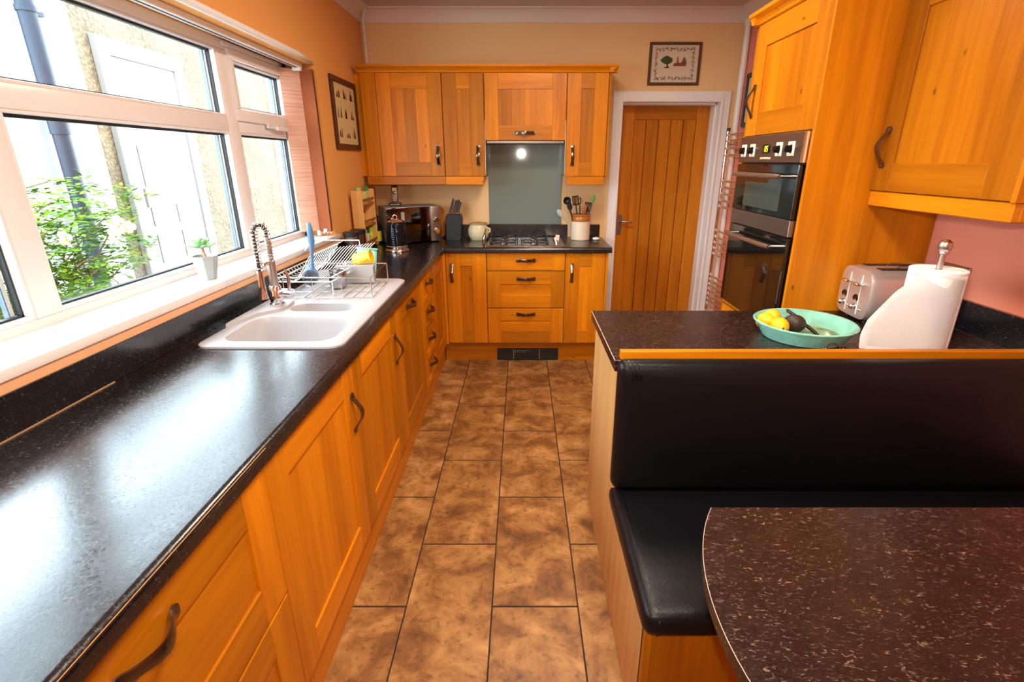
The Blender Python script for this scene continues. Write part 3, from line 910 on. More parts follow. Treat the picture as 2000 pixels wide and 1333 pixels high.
# tap with sprung spray
tp = thing('kitchen_tap', 'chrome mixer tap with coiled spring hose and pull-down spray', 'tap', (-1.02, 2.06, .934))
tx, ty = -1.02, 2.06
lathe('base', [(0, 0), (.030, 0), (.030, .006), (.025, .012), (.025, .075), (.021, .082), (0, .082)], (tx, ty, .934), CHROME, tp, 24)
lathe('column', [(0, 0), (.017, 0), (.017, .10), (.012, .105), (.012, .20), (0, .20)], (tx, ty, 1.016), STEEL, tp, 20)
tube('mixer_body', [(tx + .02, ty, .985), (tx + .075, ty - .01, .985)], .019, CHROME, tp, 20)
hd = tube('mixer_lever', [(tx + .065, ty - .012, 1.0), (tx + .068, ty - .014, 1.055), (tx + .060, ty - .014, 1.085)], [.007, .006, .0055], CHROME, tp, 12)
# arc of the hose: up, over towards the bowl, down to the spray head
hose = []
top = 1.228
for k in range(8): hose.append(Vector((tx, ty, 1.08 + (top - 1.08) * k / 8)))
dvx, dvy = -.020, -.062
for k in range(13):
    a = PI * k / 12; r_ = .5
    hose.append(Vector((tx + dvx * (r_ - r_ * math.cos(a)), ty + dvy * (r_ - r_ * math.cos(a)), top + .036 * math.sin(a))))
for k in range(1, 6): hose.append(Vector((tx + dvx, ty + dvy, top - .028 * k)))
tube('hose', hose, .0065, simple('black_rubber', (.02, .02, .02), .5), tp, 10)
# spring coil around it
def coil(path, rad, turns):
    L_ = [0.0]
    for a, b in zip(path, path[1:]): L_.append(L_[-1] + (b - a).length)
    tot = L_[-1]; out = []; N_ = turns * 10
    for i in range(N_ + 1):
        s = tot * i / N_; j = max(k for k in range(len(L_)) if L_[k] <= s + 1e-9); j = min(j, len(path) - 2)
        t = (s - L_[j]) / max(1e-9, L_[j + 1] - L_[j]); p_ = path[j].lerp(path[j + 1], t); d = (path[j + 1] - path[j]).normalized()
        sd = Vector((1, 0, 0)); nn = d.cross(sd).normalized(); sd = nn.cross(d)
        a = 2 * PI * i / 10; out.append(p_ + rad * (math.cos(a) * sd + math.sin(a) * nn))
    return out
tube('spring', coil(hose, .013, 30), .0026, SPRINGM, tp, 6)
tube('spray_head', [(tx + dvx, ty + dvy, 1.09), (tx + dvx, ty + dvy, 1.02), (tx + dvx, ty + dvy, .985), (tx + dvx, ty + dvy, .975)], [.012, .013, .017, .019], CHROME, tp, 16)
box('spray_bracket', tx - .022, tx + .006, ty - .062, ty, 1.105, 1.120, CHROME, tp, .003)

# ================================================================== DISH RACKS and what stands in them
def wires(name, segs, r, mat, par, n=6):
    bm = bmesh.new()
    for s in segs: add_tube(bm, s, r, n)
    return obj(name, bm, mat, par, smooth=True, angle=60)


bk = thing('wire_basket', 'low chrome wire draining basket standing on the sink drainer', 'dish rack', (-.85, 2.37, .922))
bx_ = (-1.05, -.663, 2.197, 2.534); zb, zt_ = .928, 1.018
lo = [(bx_[0], bx_[2], zb), (bx_[1], bx_[2], zb), (bx_[1] - .012, bx_[3], zb), (bx_[0], bx_[3], zb)]
hi = [(a - (0 if i in (0, 3) else .0), b, zt_) for i, (a, b, c_) in enumerate(lo)]
wires('bottom_frame', [[lo[0], lo[1], lo[2], lo[3], lo[0]]], .0024, CHROME, bk)
tr_ = wires('top_rail', [[hi[0], hi[1], hi[2], hi[3], hi[0]]], .0028, CHROME, bk)
for k in range(4): tube('upright', [lo[k], hi[k]], .0026, CHROME, bk, 8)
for f in (.33, .66): tube('upright', [Vector(lo[0]).lerp(Vector(lo[1]), f), Vector(hi[0]).lerp(Vector(hi[1]), f)], .0022, CHROME, bk, 8)
for i in range(1, 9):
    x = bx_[0] + (bx_[1] - bx_[0]) * i / 9; tube('base_wire', [(x, bx_[2], zb), (x - .004, bx_[3], zb)], .0016, CHROME, bk, 6)
for i in range(1, 3):
    y = bx_[2] + (bx_[3] - bx_[2]) * i / 3; tube('cross_wire', [(bx_[0], y, zb - .0015), (bx_[1], y, zb - .0015)], .0016, CHROME, bk, 6)
for k in range(4):
    x, y = lo[k][0], lo[k][1]; tube('foot', [(x, y, zb), (x, y, .9225)], .004, CHROME, bk, 8)

WR = simple('white_coated_wire', (.82, .82, .82), .3)
pk = thing('plate_rack', 'white coated wire plate rack standing behind the chrome basket', 'dish rack', (-.93, 2.55, .922))
# lower frame
wires('frame', [[(-1.13, 2.26, 1.005), (-.86, 2.26, 1.005), (-.835, 2.66, 1.005), (-1.13, 2.66, 1.005), (-1.13, 2.26, 1.005)],
                [(-1.13, 2.26, .985), (-.86, 2.26, .985), (-.835, 2.66, .985), (-1.13, 2.66, .985), (-1.13, 2.26, .985)],
                [(-.84, 2.60, 1.005), (-.835, 2.66, 1.06), (-.86, 2.72, 1.105), (-1.10, 2.72, 1.105), (-1.13, 2.66, 1.06)]], .0032, WR, pk, 8)
for i in range(13):
    y = 2.30 + i * .033; tube('plate_wire', [(-1.128, y, 1.010), (-1.115, y + .015, .975), (-1.06, y + .02, .968), (-1.03, y + .03, 1.00), (-1.00, y + .10, 1.075), (-.985, y + .125, 1.085)], .0019, WR, pk, 6)
for i in range(13):
    x = -.995 + i * .0125; tube('plate_wire', [(x - .03, 2.36 + i * .006, .978), (x + .005, 2.44 + i * .010, 1.0), (x + .05, 2.56 + i * .012, 1.075), (x + .06, 2.60 + i * .012, 1.088)], .0019, WR, pk, 6)
for p_ in ((-1.12, 2.28), (-.865, 2.28), (-.85, 2.64), (-1.12, 2.64)):
    z_ = .9225 if p_[1] < 2.6 else .911
    tube('foot', [(p_[0], p_[1], .985), (p_[0], p_[1], z_)], .0028, WR, pk, 8)

bs = thing('steel_box', 'flat brushed steel box standing on edge in the wire basket', 'box', (-.82, 2.50, .93))
box('body', -.918, -.728, 2.480, 2.512, .930, 1.016, simple('satin_steel', (.62, .61, .60), .35, .85), bs, .003)
cp = thing('steel_beaker', 'shiny steel beaker standing slightly tilted in the wire basket', 'beaker', (-.880, 2.40, .930))
cp.rotation_euler = (math.radians(6), math.radians(5), 0)
lathe('body', [(0, .002), (.034, .002), (.040, .006), (.041, .01), (.041, .074), (.039, .080), (.037, .074), (.037, .012), (0, .012)], (0, 0, 0), simple('beaker_steel', (.45, .44, .45), .2, 1.0), cp, 28, world=False)
tb = thing('plastic_tub', 'pale turquoise plastic tub standing behind the plate rack', 'tub', (-.835, 2.70, .915))
tb.rotation_euler = (math.radians(-12), math.radians(5), math.radians(6))
b5 = add_box(bmesh.new(), -.052, .052, -.014, .014, 0, .150, .012, 3); obj('body', b5, TEALP, tb, smooth=True, world=False, angle=40)
b5 = add_box(bmesh.new(), -.056, .056, -.018, .018, .142, .152, .004, 2); obj('rim', b5, TEALP, tb, smooth=True, world=False, angle=40)
ym = thing('yellow_mug', 'yellow mug lying tilted on the draining basket', 'mug', (-.80, 2.565, 1.035))
ym.rotation_euler = (math.radians(8), math.radians(76), math.radians(8))
lathe('body', [(0, -.045), (.032, -.045), (.034, -.042), (.036, .045), (.034, .045), (.031, -.038), (0, -.038)], (0, 0, 0), YELLOW, ym, 24, world=False)
tube('handle', [(0, -.034, .028), (0, -.056, .02), (0, -.060, 0), (0, -.056, -.02), (0, -.034, -.028)], .005, YELLOW, ym, 8, world=False)
gb = thing('glass_tumbler', 'clear frosted tumbler upturned beside the yellow mug', 'glass', (-.885, 2.60, .925))
lathe('body', [(.030, 0), (.033, 0), (.028, .085), (0, .088), (0, .084), (.025, .081), (.030, 0)], (0, 0, 0), simple('frosted_glass', (.75, .82, .82), .25, trans=.5), gb, 24, world=False)
db = thing('dish_brush', 'blue-handled dish brush standing upright in the wire basket', 'brush', (-.965, 2.30, .93))
BLUE = simple('slate_blue_plastic', (.085, .19, .34), .35)
tube('handle', [(-.955, 2.305, 1.03), (-.952, 2.302, 1.06), (-.945, 2.30, 1.12), (-.941, 2.30, 1.16), (-.942, 2.30, 1.21), (-.943, 2.30, 1.238), (-.943, 2.30, 1.246)], [.010, .007, .0085, .0140, .0140, .010, .004], BLUE, db, 12)
bm = bmesh.new(); t = bmesh.new(); bmesh.ops.create_uvsphere(t, u_segments=16, v_segments=10, radius=1)
t.transform(Matrix.Translation((-.964, 2.305, 1.005)) @ Matrix.Diagonal((.034, .012, .041, 1))); merge(bm, t)
obj('head', bm, BLUE, db, smooth=True)
bm = bmesh.new()
for i in range(260):
    a = r2.uniform(0, 2 * PI); q = math.sqrt(r2.random()); x = -.964 + .031 * q * math.cos(a); z = 1.000 + .037 * q * math.sin(a)
    add_tube(bm, [(x, 2.297, z), (x + r2.uniform(-.003, .003), 2.272, z - .004 + r2.uniform(-.004, .004))], .0011, 3)
o = obj('bristles', bm, simple('grey_bristle', (.15, .18, .22), .6, var=.6, vscale=120), db); o['kind'] = 'stuff'

# ================================================================== SILL PLANT
pp = thing('potted_succulent', 'small green succulent in a fluted white pot on the window sill', 'plant', (-1.226, 1.965, 1.064))
n = 16
prof = [(.026, 0), (.028, .004), (.044, .088), (.045, .092), (.041, .092), (.038, .080), (0, .080)]
bm = bmesh.new(); rings = []
for r_, z in prof:
    rings.append([bm.verts.new(((r_ * (1 + (.05 if k % 2 else -.03) * (1 if z < .09 else .3))) * math.cos(2 * PI * k / n), (r_ * (1 + (.05 if k % 2 else -.03))) * math.sin(2 * PI * k / n), z)) for k in range(n)] if r_ > 0 else [bm.verts.new((0, 0, z))])
bm.faces.new(rings[0][::-1])
for A, B in zip(rings, rings[1:]):
    for k in range(n):
        if len(B) == 1: bm.faces.new([A[k], A[(k + 1) % n], B[0]])
        else: bm.faces.new([A[k], A[(k + 1) % n], B[(k + 1) % n], B[k]])
obj('pot', bm, simple('white_glaze_pot', (.36, .40, .40), .25), pp, world=False)
lathe('soil', [(0, .083), (.038, .082), (.038, .078)], (0, 0, 0), simple('soil', (.10, .045, .03), .9), pp, 16, world=False)
SUC = simple('succulent_leaf', (.26, .50, .22), .4, var=.35, vscale=60)
tube('stem', [(.004, 0, .082), (-.002, .002, .105), (-.006, .004, .125)], [.006, .005, .006], simple('pink_stem', (.55, .22, .14), .5), pp, 8, world=False)
for ring, (cnt, ln, el, zb_) in enumerate(((8, .056, .25, .122), (7, .046, .75, .126), (4, .032, 1.2, .130))):
    for k in range(cnt):
        a = 2 * PI * k / cnt + ring * .4
        t = bmesh.new(); bmesh.ops.create_uvsphere(t, u_segments=8, v_segments=6, radius=1)
        for v in t.verts:
            s = (v.co.x + 1) / 2; wv = .3 + .9 * s - .35 * s ** 6
            v.co = Vector(((v.co.x + 1) / 2 * ln, v.co.y * .013 * wv, v.co.z * .005))
        t.transform(Matrix.Translation((-.006, .004, zb_)) @ Matrix.Rotation(a, 4, 'Z') @ Matrix.Rotation(-el, 4, 'Y'))
        b3 = bmesh.new(); merge(b3, t); obj('leaf', b3, SUC, pp, smooth=True, world=False)

# ================================================================== WALL CABINETS (BACK)
FYU = 3.920; UZ0, UZ1 = 1.395, 2.074
CORN = lambda: None


def fu_(u, d, z): return (u, FYU + d, z)


def wall_back(label, x0, x1, z0, doors):
    t = thing('wall_cabinet', label, 'cabinet', ((x0 + x1) / 2, 4.08, z0), group='wall cabinets above the hob run')
    obj('carcass', add_box(bmesh.new(), x0 + .001, x1 - .001, FYU + .022, YB - .001, z0 + .002, UZ1), WZ, t)
    for d in doors: d(t)
    return t


wl_ = wall_back('wide left wall cabinet with filler panel next to the window wall', -1.115, -.556, UZ0, [
    lambda t: front(t, 'door', fu_, -1.012, -.557, UZ0, UZ1, WZ, WX, WZ, st=.098, hnd=(-.598, 1.537, True), splits=3)])
box('filler_panel', -1.118, -1.014, FYU + .002, FYU + .02, UZ0, UZ1, WZ, wl_, .001)
box('scribe_panel', XL + .0005, -1.118, FYU + .03, YB - .001, UZ0, UZ1, WZ, wl_)
box('light_rail', -1.13, -.557, FYU + .004, FYU + .032, 1.336, UZ0 - .001, WX, wl_, .002)
wm = wall_back('narrow wall cabinet left of the glass splashback', -.555, -.262, UZ0, [
    lambda t: front(t, 'door', fu_, -.554, -.264, UZ0, UZ1, WZ, WX, WZ, st=.098, hnd=(-.311, 1.537, True))])
box('light_rail', -.556, -.275, FYU + .004, FYU + .032, 1.336, UZ0 - .001, WX, wm, .002)
box('steel_side_sheet', -.262, -.2595, FYU + .02, YB - .001, UZ0 + .01, UZ1 - .3, STEEL, wm)
wh = wall_back('short wall cabinet housing the extractor above the hob', -.259, .316, 1.642, [
    lambda t: front(t, 'door', fu_, -.260, .317, 1.640, UZ1, WZ, WX, WZ, st=.098, rail=.10, hnd=(.027, 1.690, False), splits=4)])
box('extractor_base', -.255, .312, FYU + .07, YB - .06, 1.622, 1.642, STEELD, wh, .003)
wr = wall_back('narrow wall cabinet right of the glass splashback', .319, .610, UZ0, [
    lambda t: front(t, 'door', fu_, .321, .609, UZ0, UZ1, WZ, WX, WZ, st=.098, hnd=(.369, 1.537, True))])
box('light_rail', .332, .606, FYU + .004, FYU + .032, 1.336, UZ0 - .001, WX, wr, .002)
box('end_panel', .611, .628, FYU - .002, YB - .001, UZ0 - .004, UZ1, WZ, wr, .001)
box('steel_side_sheet', .3165, .319, FYU + .02, YB - .001, UZ0 + .01, UZ1 - .3, STEEL, wr)
# cornice running over all of them
def cornice_poly(): return [(0, 0), (-.006, .004), (-.010, .014), (-.018, .022), (-.030, .030), (-.038, .036), (-.040, .050), (.02, .050), (.02, 0)]
cb = bmesh.new(); add_prism(cb, cornice_poly(), lambda u, v, w_: (w_, FYU + .002 + u, UZ1 + v), XL + .036, .663)
# mitred return on the right
add_prism(cb, cornice_poly(), lambda u, v, w_: (.625 - u, w_, UZ1 + v), FYU - .03, YB - .001)
tag(obj('cornice', cb, WX), 'moulded wooden cornice along the top of the back wall cabinets', 'cornice')

sg = thing('glass_splashback', 'grey-green glass splashback sheet behind the gas hob', 'splashback', (.03, YB, 1.013))
box('sheet', -.262, .324, YB - .008, YB - .0005, 1.0135, 1.66, simple('grey_green_glass', (.17, .215, .20), .05, spec=.5), sg, .001)

# ================================================================== GAS HOB
hb_ = thing('gas_hob', 'stainless gas hob with four burners and black pan supports', 'hob', (.03, 3.97, .91))
box('tray', -.255, .316, 3.735, 4.165, .9102, .9175, STEEL, hb_, .003)
box('front_lip', -.255, .316, 3.733, 3.743, .9102, .921, CHROME, hb_, .002)
box('burner_deck', -.235, .205, 3.755, 4.145, .9175, .9190, SMOKE, hb_)
for ix, x in enumerate((-.13, .10)):
    for y in (3.85, 4.05):
        b1 = lathe('burner', [(0, .012), (.026, .012), (.030, .008), (.036, .004), (.036, 0)], (x, y, .919), STEEL, hb_, 24)
        lathe('burner_cap', [(0, .007), (.022, .007), (.026, .003), (.026, 0)], (x, y, .931), BLACKM, b1, 24)
    bm = bmesh.new()
    for y in (3.85, 4.05):
        for a in range(4):
            c_, s_ = math.cos(a * PI / 2 + PI / 4 * 0), math.sin(a * PI / 2)
            add_tube(bm, [(x + .02 * c_, y + .02 * s_, .948), (x + .075 * c_, y + .075 * s_, .948), (x + .09 * c_, y + .09 * s_, .921)], .0035, 6)
    add_tube(bm, [(x - .1, 3.765, .94), (x + .1, 3.765, .94), (x + .1, 4.135, .94), (x - .1, 4.135, .94), (x - .1, 3.765, .94)], .0035, 6)
    for a, b in ((-1, 0), (1, 0), (-1, 1), (1, 1)):
        xx = x + a * .1; yy = 3.765 if b == 0 else 4.135; add_tube(bm, [(xx, yy, .94), (xx, yy, .9185)], .0035, 6)
    obj('pan_support', bm, BLACKM, hb_, smooth=True, angle=50)
for k in range(4):
    lathe('control_knob', [(0, .020), (.013, .020), (.016, .004), (.018, 0)], (.262, 3.80 + .07 * k, .9178), STEEL, hb_, 16)
bxx = thing('beige_box', 'small beige card box tilted at the right end of the hob', 'box', (.275, 3.93, .944))
bxx.rotation_euler = (math.radians(58), math.radians(0), math.radians(-18))
box('body', -.016, .016, -.026, .026, -.007, .007, simple('beige_card', (.70, .50, .40), .7), bxx, .002, world=False)
sr = thing('spoon_rest', 'upright shiny steel spoon rest at the left end of the hob', 'spoon rest', (-.268, 3.75, .91))
bm = bmesh.new(); t = bmesh.new(); bmesh.ops.create_uvsphere(t, u_segments=16, v_segments=12, radius=1)
t.transform(Matrix.Translation((-.272, 3.76, .96)) @ Matrix.Rotation(.12, 4, 'Y') @ Matrix.Diagonal((.012, .035, .050, 1))); merge(bm, t)
obj('bowl', bm, CHROME, sr, smooth=True)
tube('stem', [(-.268, 3.76, 1.0), (-.262, 3.78, 1.02), (-.262, 3.80, 1.03)], [.006, .005, .004], CHROME, sr, 8)

# ================================================================== THINGS ON THE BACK WORKTOP
cr_ = thing('lidded_crock', 'cream glazed crock with flat lid and side handle left of the hob', 'crock', (-.34, 4.10, .91))
CREAM = simple('cream_glaze', (.62, .57, .36), .28, var=.08, vscale=30)
lathe('body', [(0, 0), (.062, 0), (.066, .004), (.080, .035), (.084, .062), (.080, .090), (.068, .108), (.066, .118), (.070, .122), (.066, .124), (0, .122)], (0, 0, 0), CREAM, cr_, 36, world=False)
ld = lathe('lid', [(.0, .140), (.012, .139), (.030, .135), (.062, .132), (.070, .130), (.071, .124), (0, .124)], (0, 0, 0), simple('buff_lid', (.42, .24, .11), .4), cr_, 32, world=False)
tube('side_handle', [(.072, -.02, .095), (.092, -.025, .088), (.094, -.025, .066), (.079, -.02, .058)], .007, CREAM, cr_, 8, world=False)

kb = thing('knife_block', 'black tapered knife block with four dark-handled knives', 'knife block', (-.532, 4.12, .91))
bm = bmesh.new(); bl = [(-.062, 0), (.052, 0), (.066, .165), (.050, .198), (-.052, .198), (-.064, .18)]
add_prism(bm, bl, lambda u, v, w_: (u, w_, v), -.05, .06)
bmesh.ops.bevel(bm, geom=bm.edges[:], offset=.006, segments=2, affect='EDGES')
obj('block', bm, simple('black_plastic', (.008, .008, .009), .42), kb, smooth=True, world=False, angle=30)
for (x, h, tl) in ((-.028, .112, .018), (-.004, .10, .016), (.016, .105, .016), (.034, .088, .014)):
    kn = tube('knife_handle', [(x, 0, .205), (x + tl * .3, .01, .235), (x + tl * 1.5, .02, .198 + h), (x + tl * 1.6, .02, .200 + h)], [.007, .008, .009, .004], simple('dark_handle', (.03, .022, .02), .3), kb, 8, world=False)
    box('bolster', x - .006, x + .006, -.004, .006, .197, .208, CHROME, kn, .001, world=False)

uj = thing('utensil_jar', 'cream stoneware jar with brown glazed rim holding black kitchen utensils', 'jar', (.468, 4.10, .91))
lathe('body', [(0, 0), (.070, 0), (.074, .004), (.074, .142), (.0735, .146)], (0, 0, 0), simple('stone_cream', (.74, .62, .48), .3), uj, 36, world=False)
lathe('brown_rim', [(.0735, .144), (.0745, .146), (.0745, .176), (.072, .180), (.076, .188), (.076, .198), (.070, .200), (.066, .196), (.066, .05), (0, .05)], (0, 0, 0), simple('brown_glaze', (.42, .14, .025), .2), uj, 36, world=False)


def utensil(name, label, x, y, lean, h, head, mat, mh=None):
    t = thing(name, label, 'utensil', (.468 + x, 4.10 + y, .962), group='utensils in the stoneware jar')
    top = Vector((lean[0], lean[1], h)); L_ = top.length
    tube('shaft', [(0, 0, 0), top * .5, top * .86], [.004, .0045, .005], mat, t, 8, world=False)
    bm = bmesh.new(); s = bmesh.new()
    if head == 'ladle':
        bmesh.ops.create_uvsphere(s, u_segments=14, v_segments=8, radius=.030)
        bmesh.ops.delete(s, geom=[v for v in s.verts if v.co.y < -.012], context='VERTS')
        bmesh.ops.solidify(s, geom=s.faces[:], thickness=.002)
        s.transform(Matrix.Translation(top))
    elif head == 'spoon':
        bmesh.ops.create_uvsphere(s, u_segments=14, v_segments=10, radius=1)
        s.transform(Matrix.Translation(top) @ Matrix.Rotation(math.atan2(lean[0], h), 4, 'Y') @ Matrix.Diagonal((.021, .006, .034, 1)))
    elif head == 'slotted':
        for k in range(5):
            add_box(s, -.024 + .0105 * k, -.017 + .0105 * k, -.0015, .0015, -.03, .032)
        add_box(s, -.024, .025, -.0015, .0015, .028, .036); add_box(s, -.024, .025, -.0015, .0015, -.036, -.028)
        s.transform(Matrix.Translation(top) @ Matrix.Rotation(math.atan2(lean[0], h), 4, 'Y'))
    else:
        for k in range(5):
            add_tube(s, [(0, 0, -.03), (.018 * math.cos(k * PI / 2.5), .018 * math.sin(k * PI / 2.5), 0), (0, 0, .03)], .0018, 5)
        s.transform(Matrix.Translation(top))
    merge(bm, s)
    obj('head', bm, mh or mat, t, smooth=True, world=False)
    return t


UB = simple('black_nylon', (.012, .011, .012), .35)
utensil('ladle', 'black ladle leaning left in the utensil jar, highest on the left', -.03, -.02, (-.085, -.02, .262), .250, 'ladle', UB)
utensil('spatula', 'black slotted turner standing in the middle of the utensil jar', -.01, .01, (-.035, 0, .255), .248, 'slotted', UB)
utensil('serving_spoon', 'black serving spoon leaning left low in the utensil jar', -.035, .01, (-.055, .0, .21), .205, 'spoon', UB)
utensil('whisk', 'dark wire whisk near the middle of the utensil jar', .0, .02, (-.01, 0, .22), .245, 'whisk', UB)
utensil('wooden_spoon', 'brown wooden spoon standing centre right in the utensil jar', .01, -.02, (.012, .0, .19), .19, 'spoon', simple('brown_wood', (.30, .11, .03), .5))
utensil('fork', 'dark serving fork leaning right behind the brown spoon', .02, .0, (.03, 0, .205), .20, 'slotted', UB)
utensil('green_spoon', 'green-headed spatula spoon leaning right in the utensil jar', .03, .0, (.058, 0, .262), .262, 'spoon', UB, simple('green_silicone', (.20, .42, .10), .45))
utensil('pale_spoon', 'pale blue-grey spoon hanging out to the left of the utensil jar', -.045, -.01, (-.12, -.01, .175), .155, 'spoon', simple('pale_blue_grey', (.36, .44, .42), .4))
bd = thing('small_board', 'small pale wooden board leaning on the wall between upstands', 'board', (.403, 4.235, .911))
box('board', .380, .427, 4.228, 4.246, .9115, 1.005, simple('pale_board', (.62, .40, .22), .6), bd, .002)
eg = thing('egg_timer', 'small white oval timer on the worktop right of the utensil jar', 'timer', (.592, 4.08, .91))
lathe('body', [(0, 0), (.020, .001), (.029, .008), (.028, .014), (.018, .020), (0, .022)], (0, 0, 0), simple('white_plastic', (.85, .83, .80), .3), eg, 24, world=False)
lathe('dial', [(0, .024), (.007, .0235), (.008, .021)], (0, 0, 0), simple('grey_plastic', (.35, .35, .35), .4), eg, 16, world=False)

# ---- microwave, rotated into the corner
mwA = math.radians(28)
mw = thing('microwave', 'steel microwave with mirrored door turned across the corner', 'microwave', (-.985, 3.80, .91), mwA)
MWW, MWD, MWH = .42, .255, .262
GREYP = simple('grey_case', (.20, .195, .20), .45)
box('case', 0, MWW, .018, MWD, .008, .008 + MWH, GREYP, mw, .006, 2, world=False)
box('door', .002, MWW - .085, 0, .018, .010, MWH + .004, SMOKE, mw, .004, 2, world=False)
cpn = box('control_panel', MWW - .083, MWW - .002, 0, .018, .010, MWH + .004, STEELD, mw, .004, 2, world=False)
box('door_handle', MWW - .092, MWW - .087, -.006, .001, .012, MWH, STEEL, mw, .001, world=False)
for z in (.165, .085):
    bm = add_lathe(bmesh.new(), [(0, .02), (.017, .02), (.021, .004), (.022, 0)], (0, 0, 0), 20); bm.transform(Matrix.Translation((MWW - .042, 0, z)) @ Matrix.Rotation(PI / 2, 4, 'X'))
    obj('knob', bm, CHROME, cpn, smooth=True, world=False, angle=40)
box('sticker', .11, .135, -.001, 0, .17, .235, simple('pale_sticker', (.36, .36, .30), .6), mw, world=False)
for x in (.03, MWW - .03):
    for y in (.04, MWD - .03): lathe('foot', [(0, 0), (.01, 0), (.01, .01), (0, .01)], (x, y, 0), BLACKM, mw, 10, world=False)
cb_ = thing('chopping_board', 'rounded orange-brown wooden chopping board standing behind the microwave', 'chopping board', (-.66, 4.195, .911))
bm = add_prism(bmesh.new(), rounded(-.050, .040, 0, .245, .040, 8), lambda u, v, w_: (u, w_, v), 0, .018)
obj('board', bm, WZ, cb_, world=False)

# ---- cordless phone on top of the microwave
ph = thing('cordless_phone', 'bronze and black cordless phone standing in its cradle on the microwave', 'phone', (-.955, 3.985, 1.1815), math.radians(8))
box('cradle', -.045, .045, -.035, .045, 0, .022, BLACKM, ph, .008, 2, world=False)
box('cradle_trim', -.036, .036, -.0372, -.030, .006, .012, simple('gold_trim', (.65, .38, .14), .25, .9), ph, .001, world=False)
bm = add_box(bmesh.new(), -.023, .023, -.012, .012, .015, .150, .006, 2); bm.transform(Matrix.Rotation(math.radians(-9), 4, 'X'))
hs_ = obj('handset', bm, simple('bronze_plastic', (.06, .035, .02), .25), ph, smooth=True, world=False, angle=40)
bm = add_box(bmesh.new(), -.017, .017, -.0132, -.012, .105, .130, .001); bm.transform(Matrix.Rotation(math.radians(-9), 4, 'X'))
obj('screen', bm, simple('amber_screen', (.75, .50, .16), .3), hs_, world=False)
for r_ in range(4):
    for c_ in range(3):
        bm = add_box(bmesh.new(), -.015 + .011 * c_, -.008 + .011 * c_, -.0138, -.012, .034 + .012 * r_, .042 + .012 * r_, .001); bm.transform(Matrix.Rotation(math.radians(-9), 4, 'X'))
        obj('key', bm, simple('key_pink', (.55, .34, .24), .4), hs_, world=False)
bm = add_lathe(bmesh.new(), [(0, .002), (.006, .002), (.007, 0)], (0, 0, 0), 12); bm.transform(Matrix.Rotation(math.radians(-9), 4, 'X') @ Matrix.Translation((.002, -.0125, .092)) @ Matrix.Rotation(PI / 2, 4, 'X'))
obj('navigation_key', bm, CHROME, hs_, smooth=True, world=False)

# ---- kettle
kt = thing('electric_kettle', 'black and chrome ribbed electric kettle with loop lid handle', 'kettle', (-.865, 3.565, .91))
KB = simple('kettle_black', (.012, .014, .02), .09, .6)
lathe('base', [(0, 0), (.080, 0), (.082, .006), (.080, .012), (.074, .018), (.074, .036), (.071, .040), (0, .040)], (0, 0, 0), CHROME, kt, 40, world=False)
pr = [(.070, .040)]
for k in range(1, 49):
    z = .040 + .150 * k / 48; r_ = .073 - .014 * ((k / 48) ** 3.2) + (.0012 if (k // 2) % 2 else 0); pr.append((r_, z))
pr += [(.052, .198), (.0, .198)]
lathe('body', pr, (0, 0, 0), KB, kt, 48, world=False, angle=60)
lathe('lid', [(.053, .195), (.056, .200), (.050, .206), (.030, .216), (.012, .219), (0, .219)], (0, 0, 0), CHROME, kt, 40, world=False)
tube('lid_handle', [(-.013, 0, .218), (-.014, 0, .236), (0, 0, .246), (.014, 0, .236), (.013, 0, .218)], .0035, CHROME, kt, 10, world=False)
tube('handle', [(.02, .045, .185), (.03, .085, .19), (.035, .108, .165), (.035, .112, .11), (.03, .098, .07), (.022, .068, .06)], [.008, .011, .012, .011, .010, .008], BLACKM, kt, 12, world=False)
bm = add_prism(bmesh.new(), [(-.016, -.004), (.016, -.004), (.0, -.034)], lambda u, v, w_: (u, v - .048, w_), .165, .185); obj('spout', bm, KB, kt, world=False)

# ---- canisters by the wall
for i, (x, y, r_, h, lb) in enumerate(((-1.092, 3.30, .047, .165, 'brushed steel canister with black lid in front, beside the spice rack'), (-1.085, 3.425, .047, .165, 'dark steel canister with black lid standing behind the first one'))):
    t = thing('canister', lb, 'canister', (x, y, .91))
    lathe('body', [(0, 0), (r_, 0), (r_ + .001, .004), (r_, h - .03)], (0, 0, 0), simple('canister_steel', (.42, .37, .35), .28, 1.0) if i == 0 else simple('canister_dark', (.20, .15, .13), .3, 1.0), t, 32, world=False)
    lathe('lid', [(r_, h - .03), (r_ + .003, h - .028), (r_ + .003, h - .004), (r_ - .004, h), (0, h)], (0, 0, 0), BLACKM, t, 32, world=False)

# ---- spice rack with jars
sr_ = thing('spice_rack', 'tall pale wooden spice rack with three railed shelves in the corner', 'spice rack', (-1.11, 3.70, .91))
RX0, RX1, RY0, RY1, RZ1 = -1.150, -1.072, 3.553, 3.855, 1.312
box('side_panel', RX0, RX1, RY0, RY0 + .012, .911, RZ1, RZ, sr_, .003)
box('side_panel', RX0, RX1, RY1 - .012, RY1, .911, RZ1, RZ, sr_, .003)
box('back_board', RX0, RX0 + .006, RY0 + .012, RY1 - .012, .93, RZ1 - .03, RZ, sr_)
SRW = wood('rack_red_y', 'y', (.38, .13, .03), (.52, .20, .05), knots=False)
for z in (.935, 1.078, 1.222):
    box('shelf', RX0 + .006, RX1 - .002, RY0 + .012, RY1 - .012, z - .008, z, SRW, sr_)
    box('shelf_rail', RX1 - .008, RX1 - .001, RY0 + .012, RY1 - .012, z + .022, z + .034, SRW, sr_, .001)
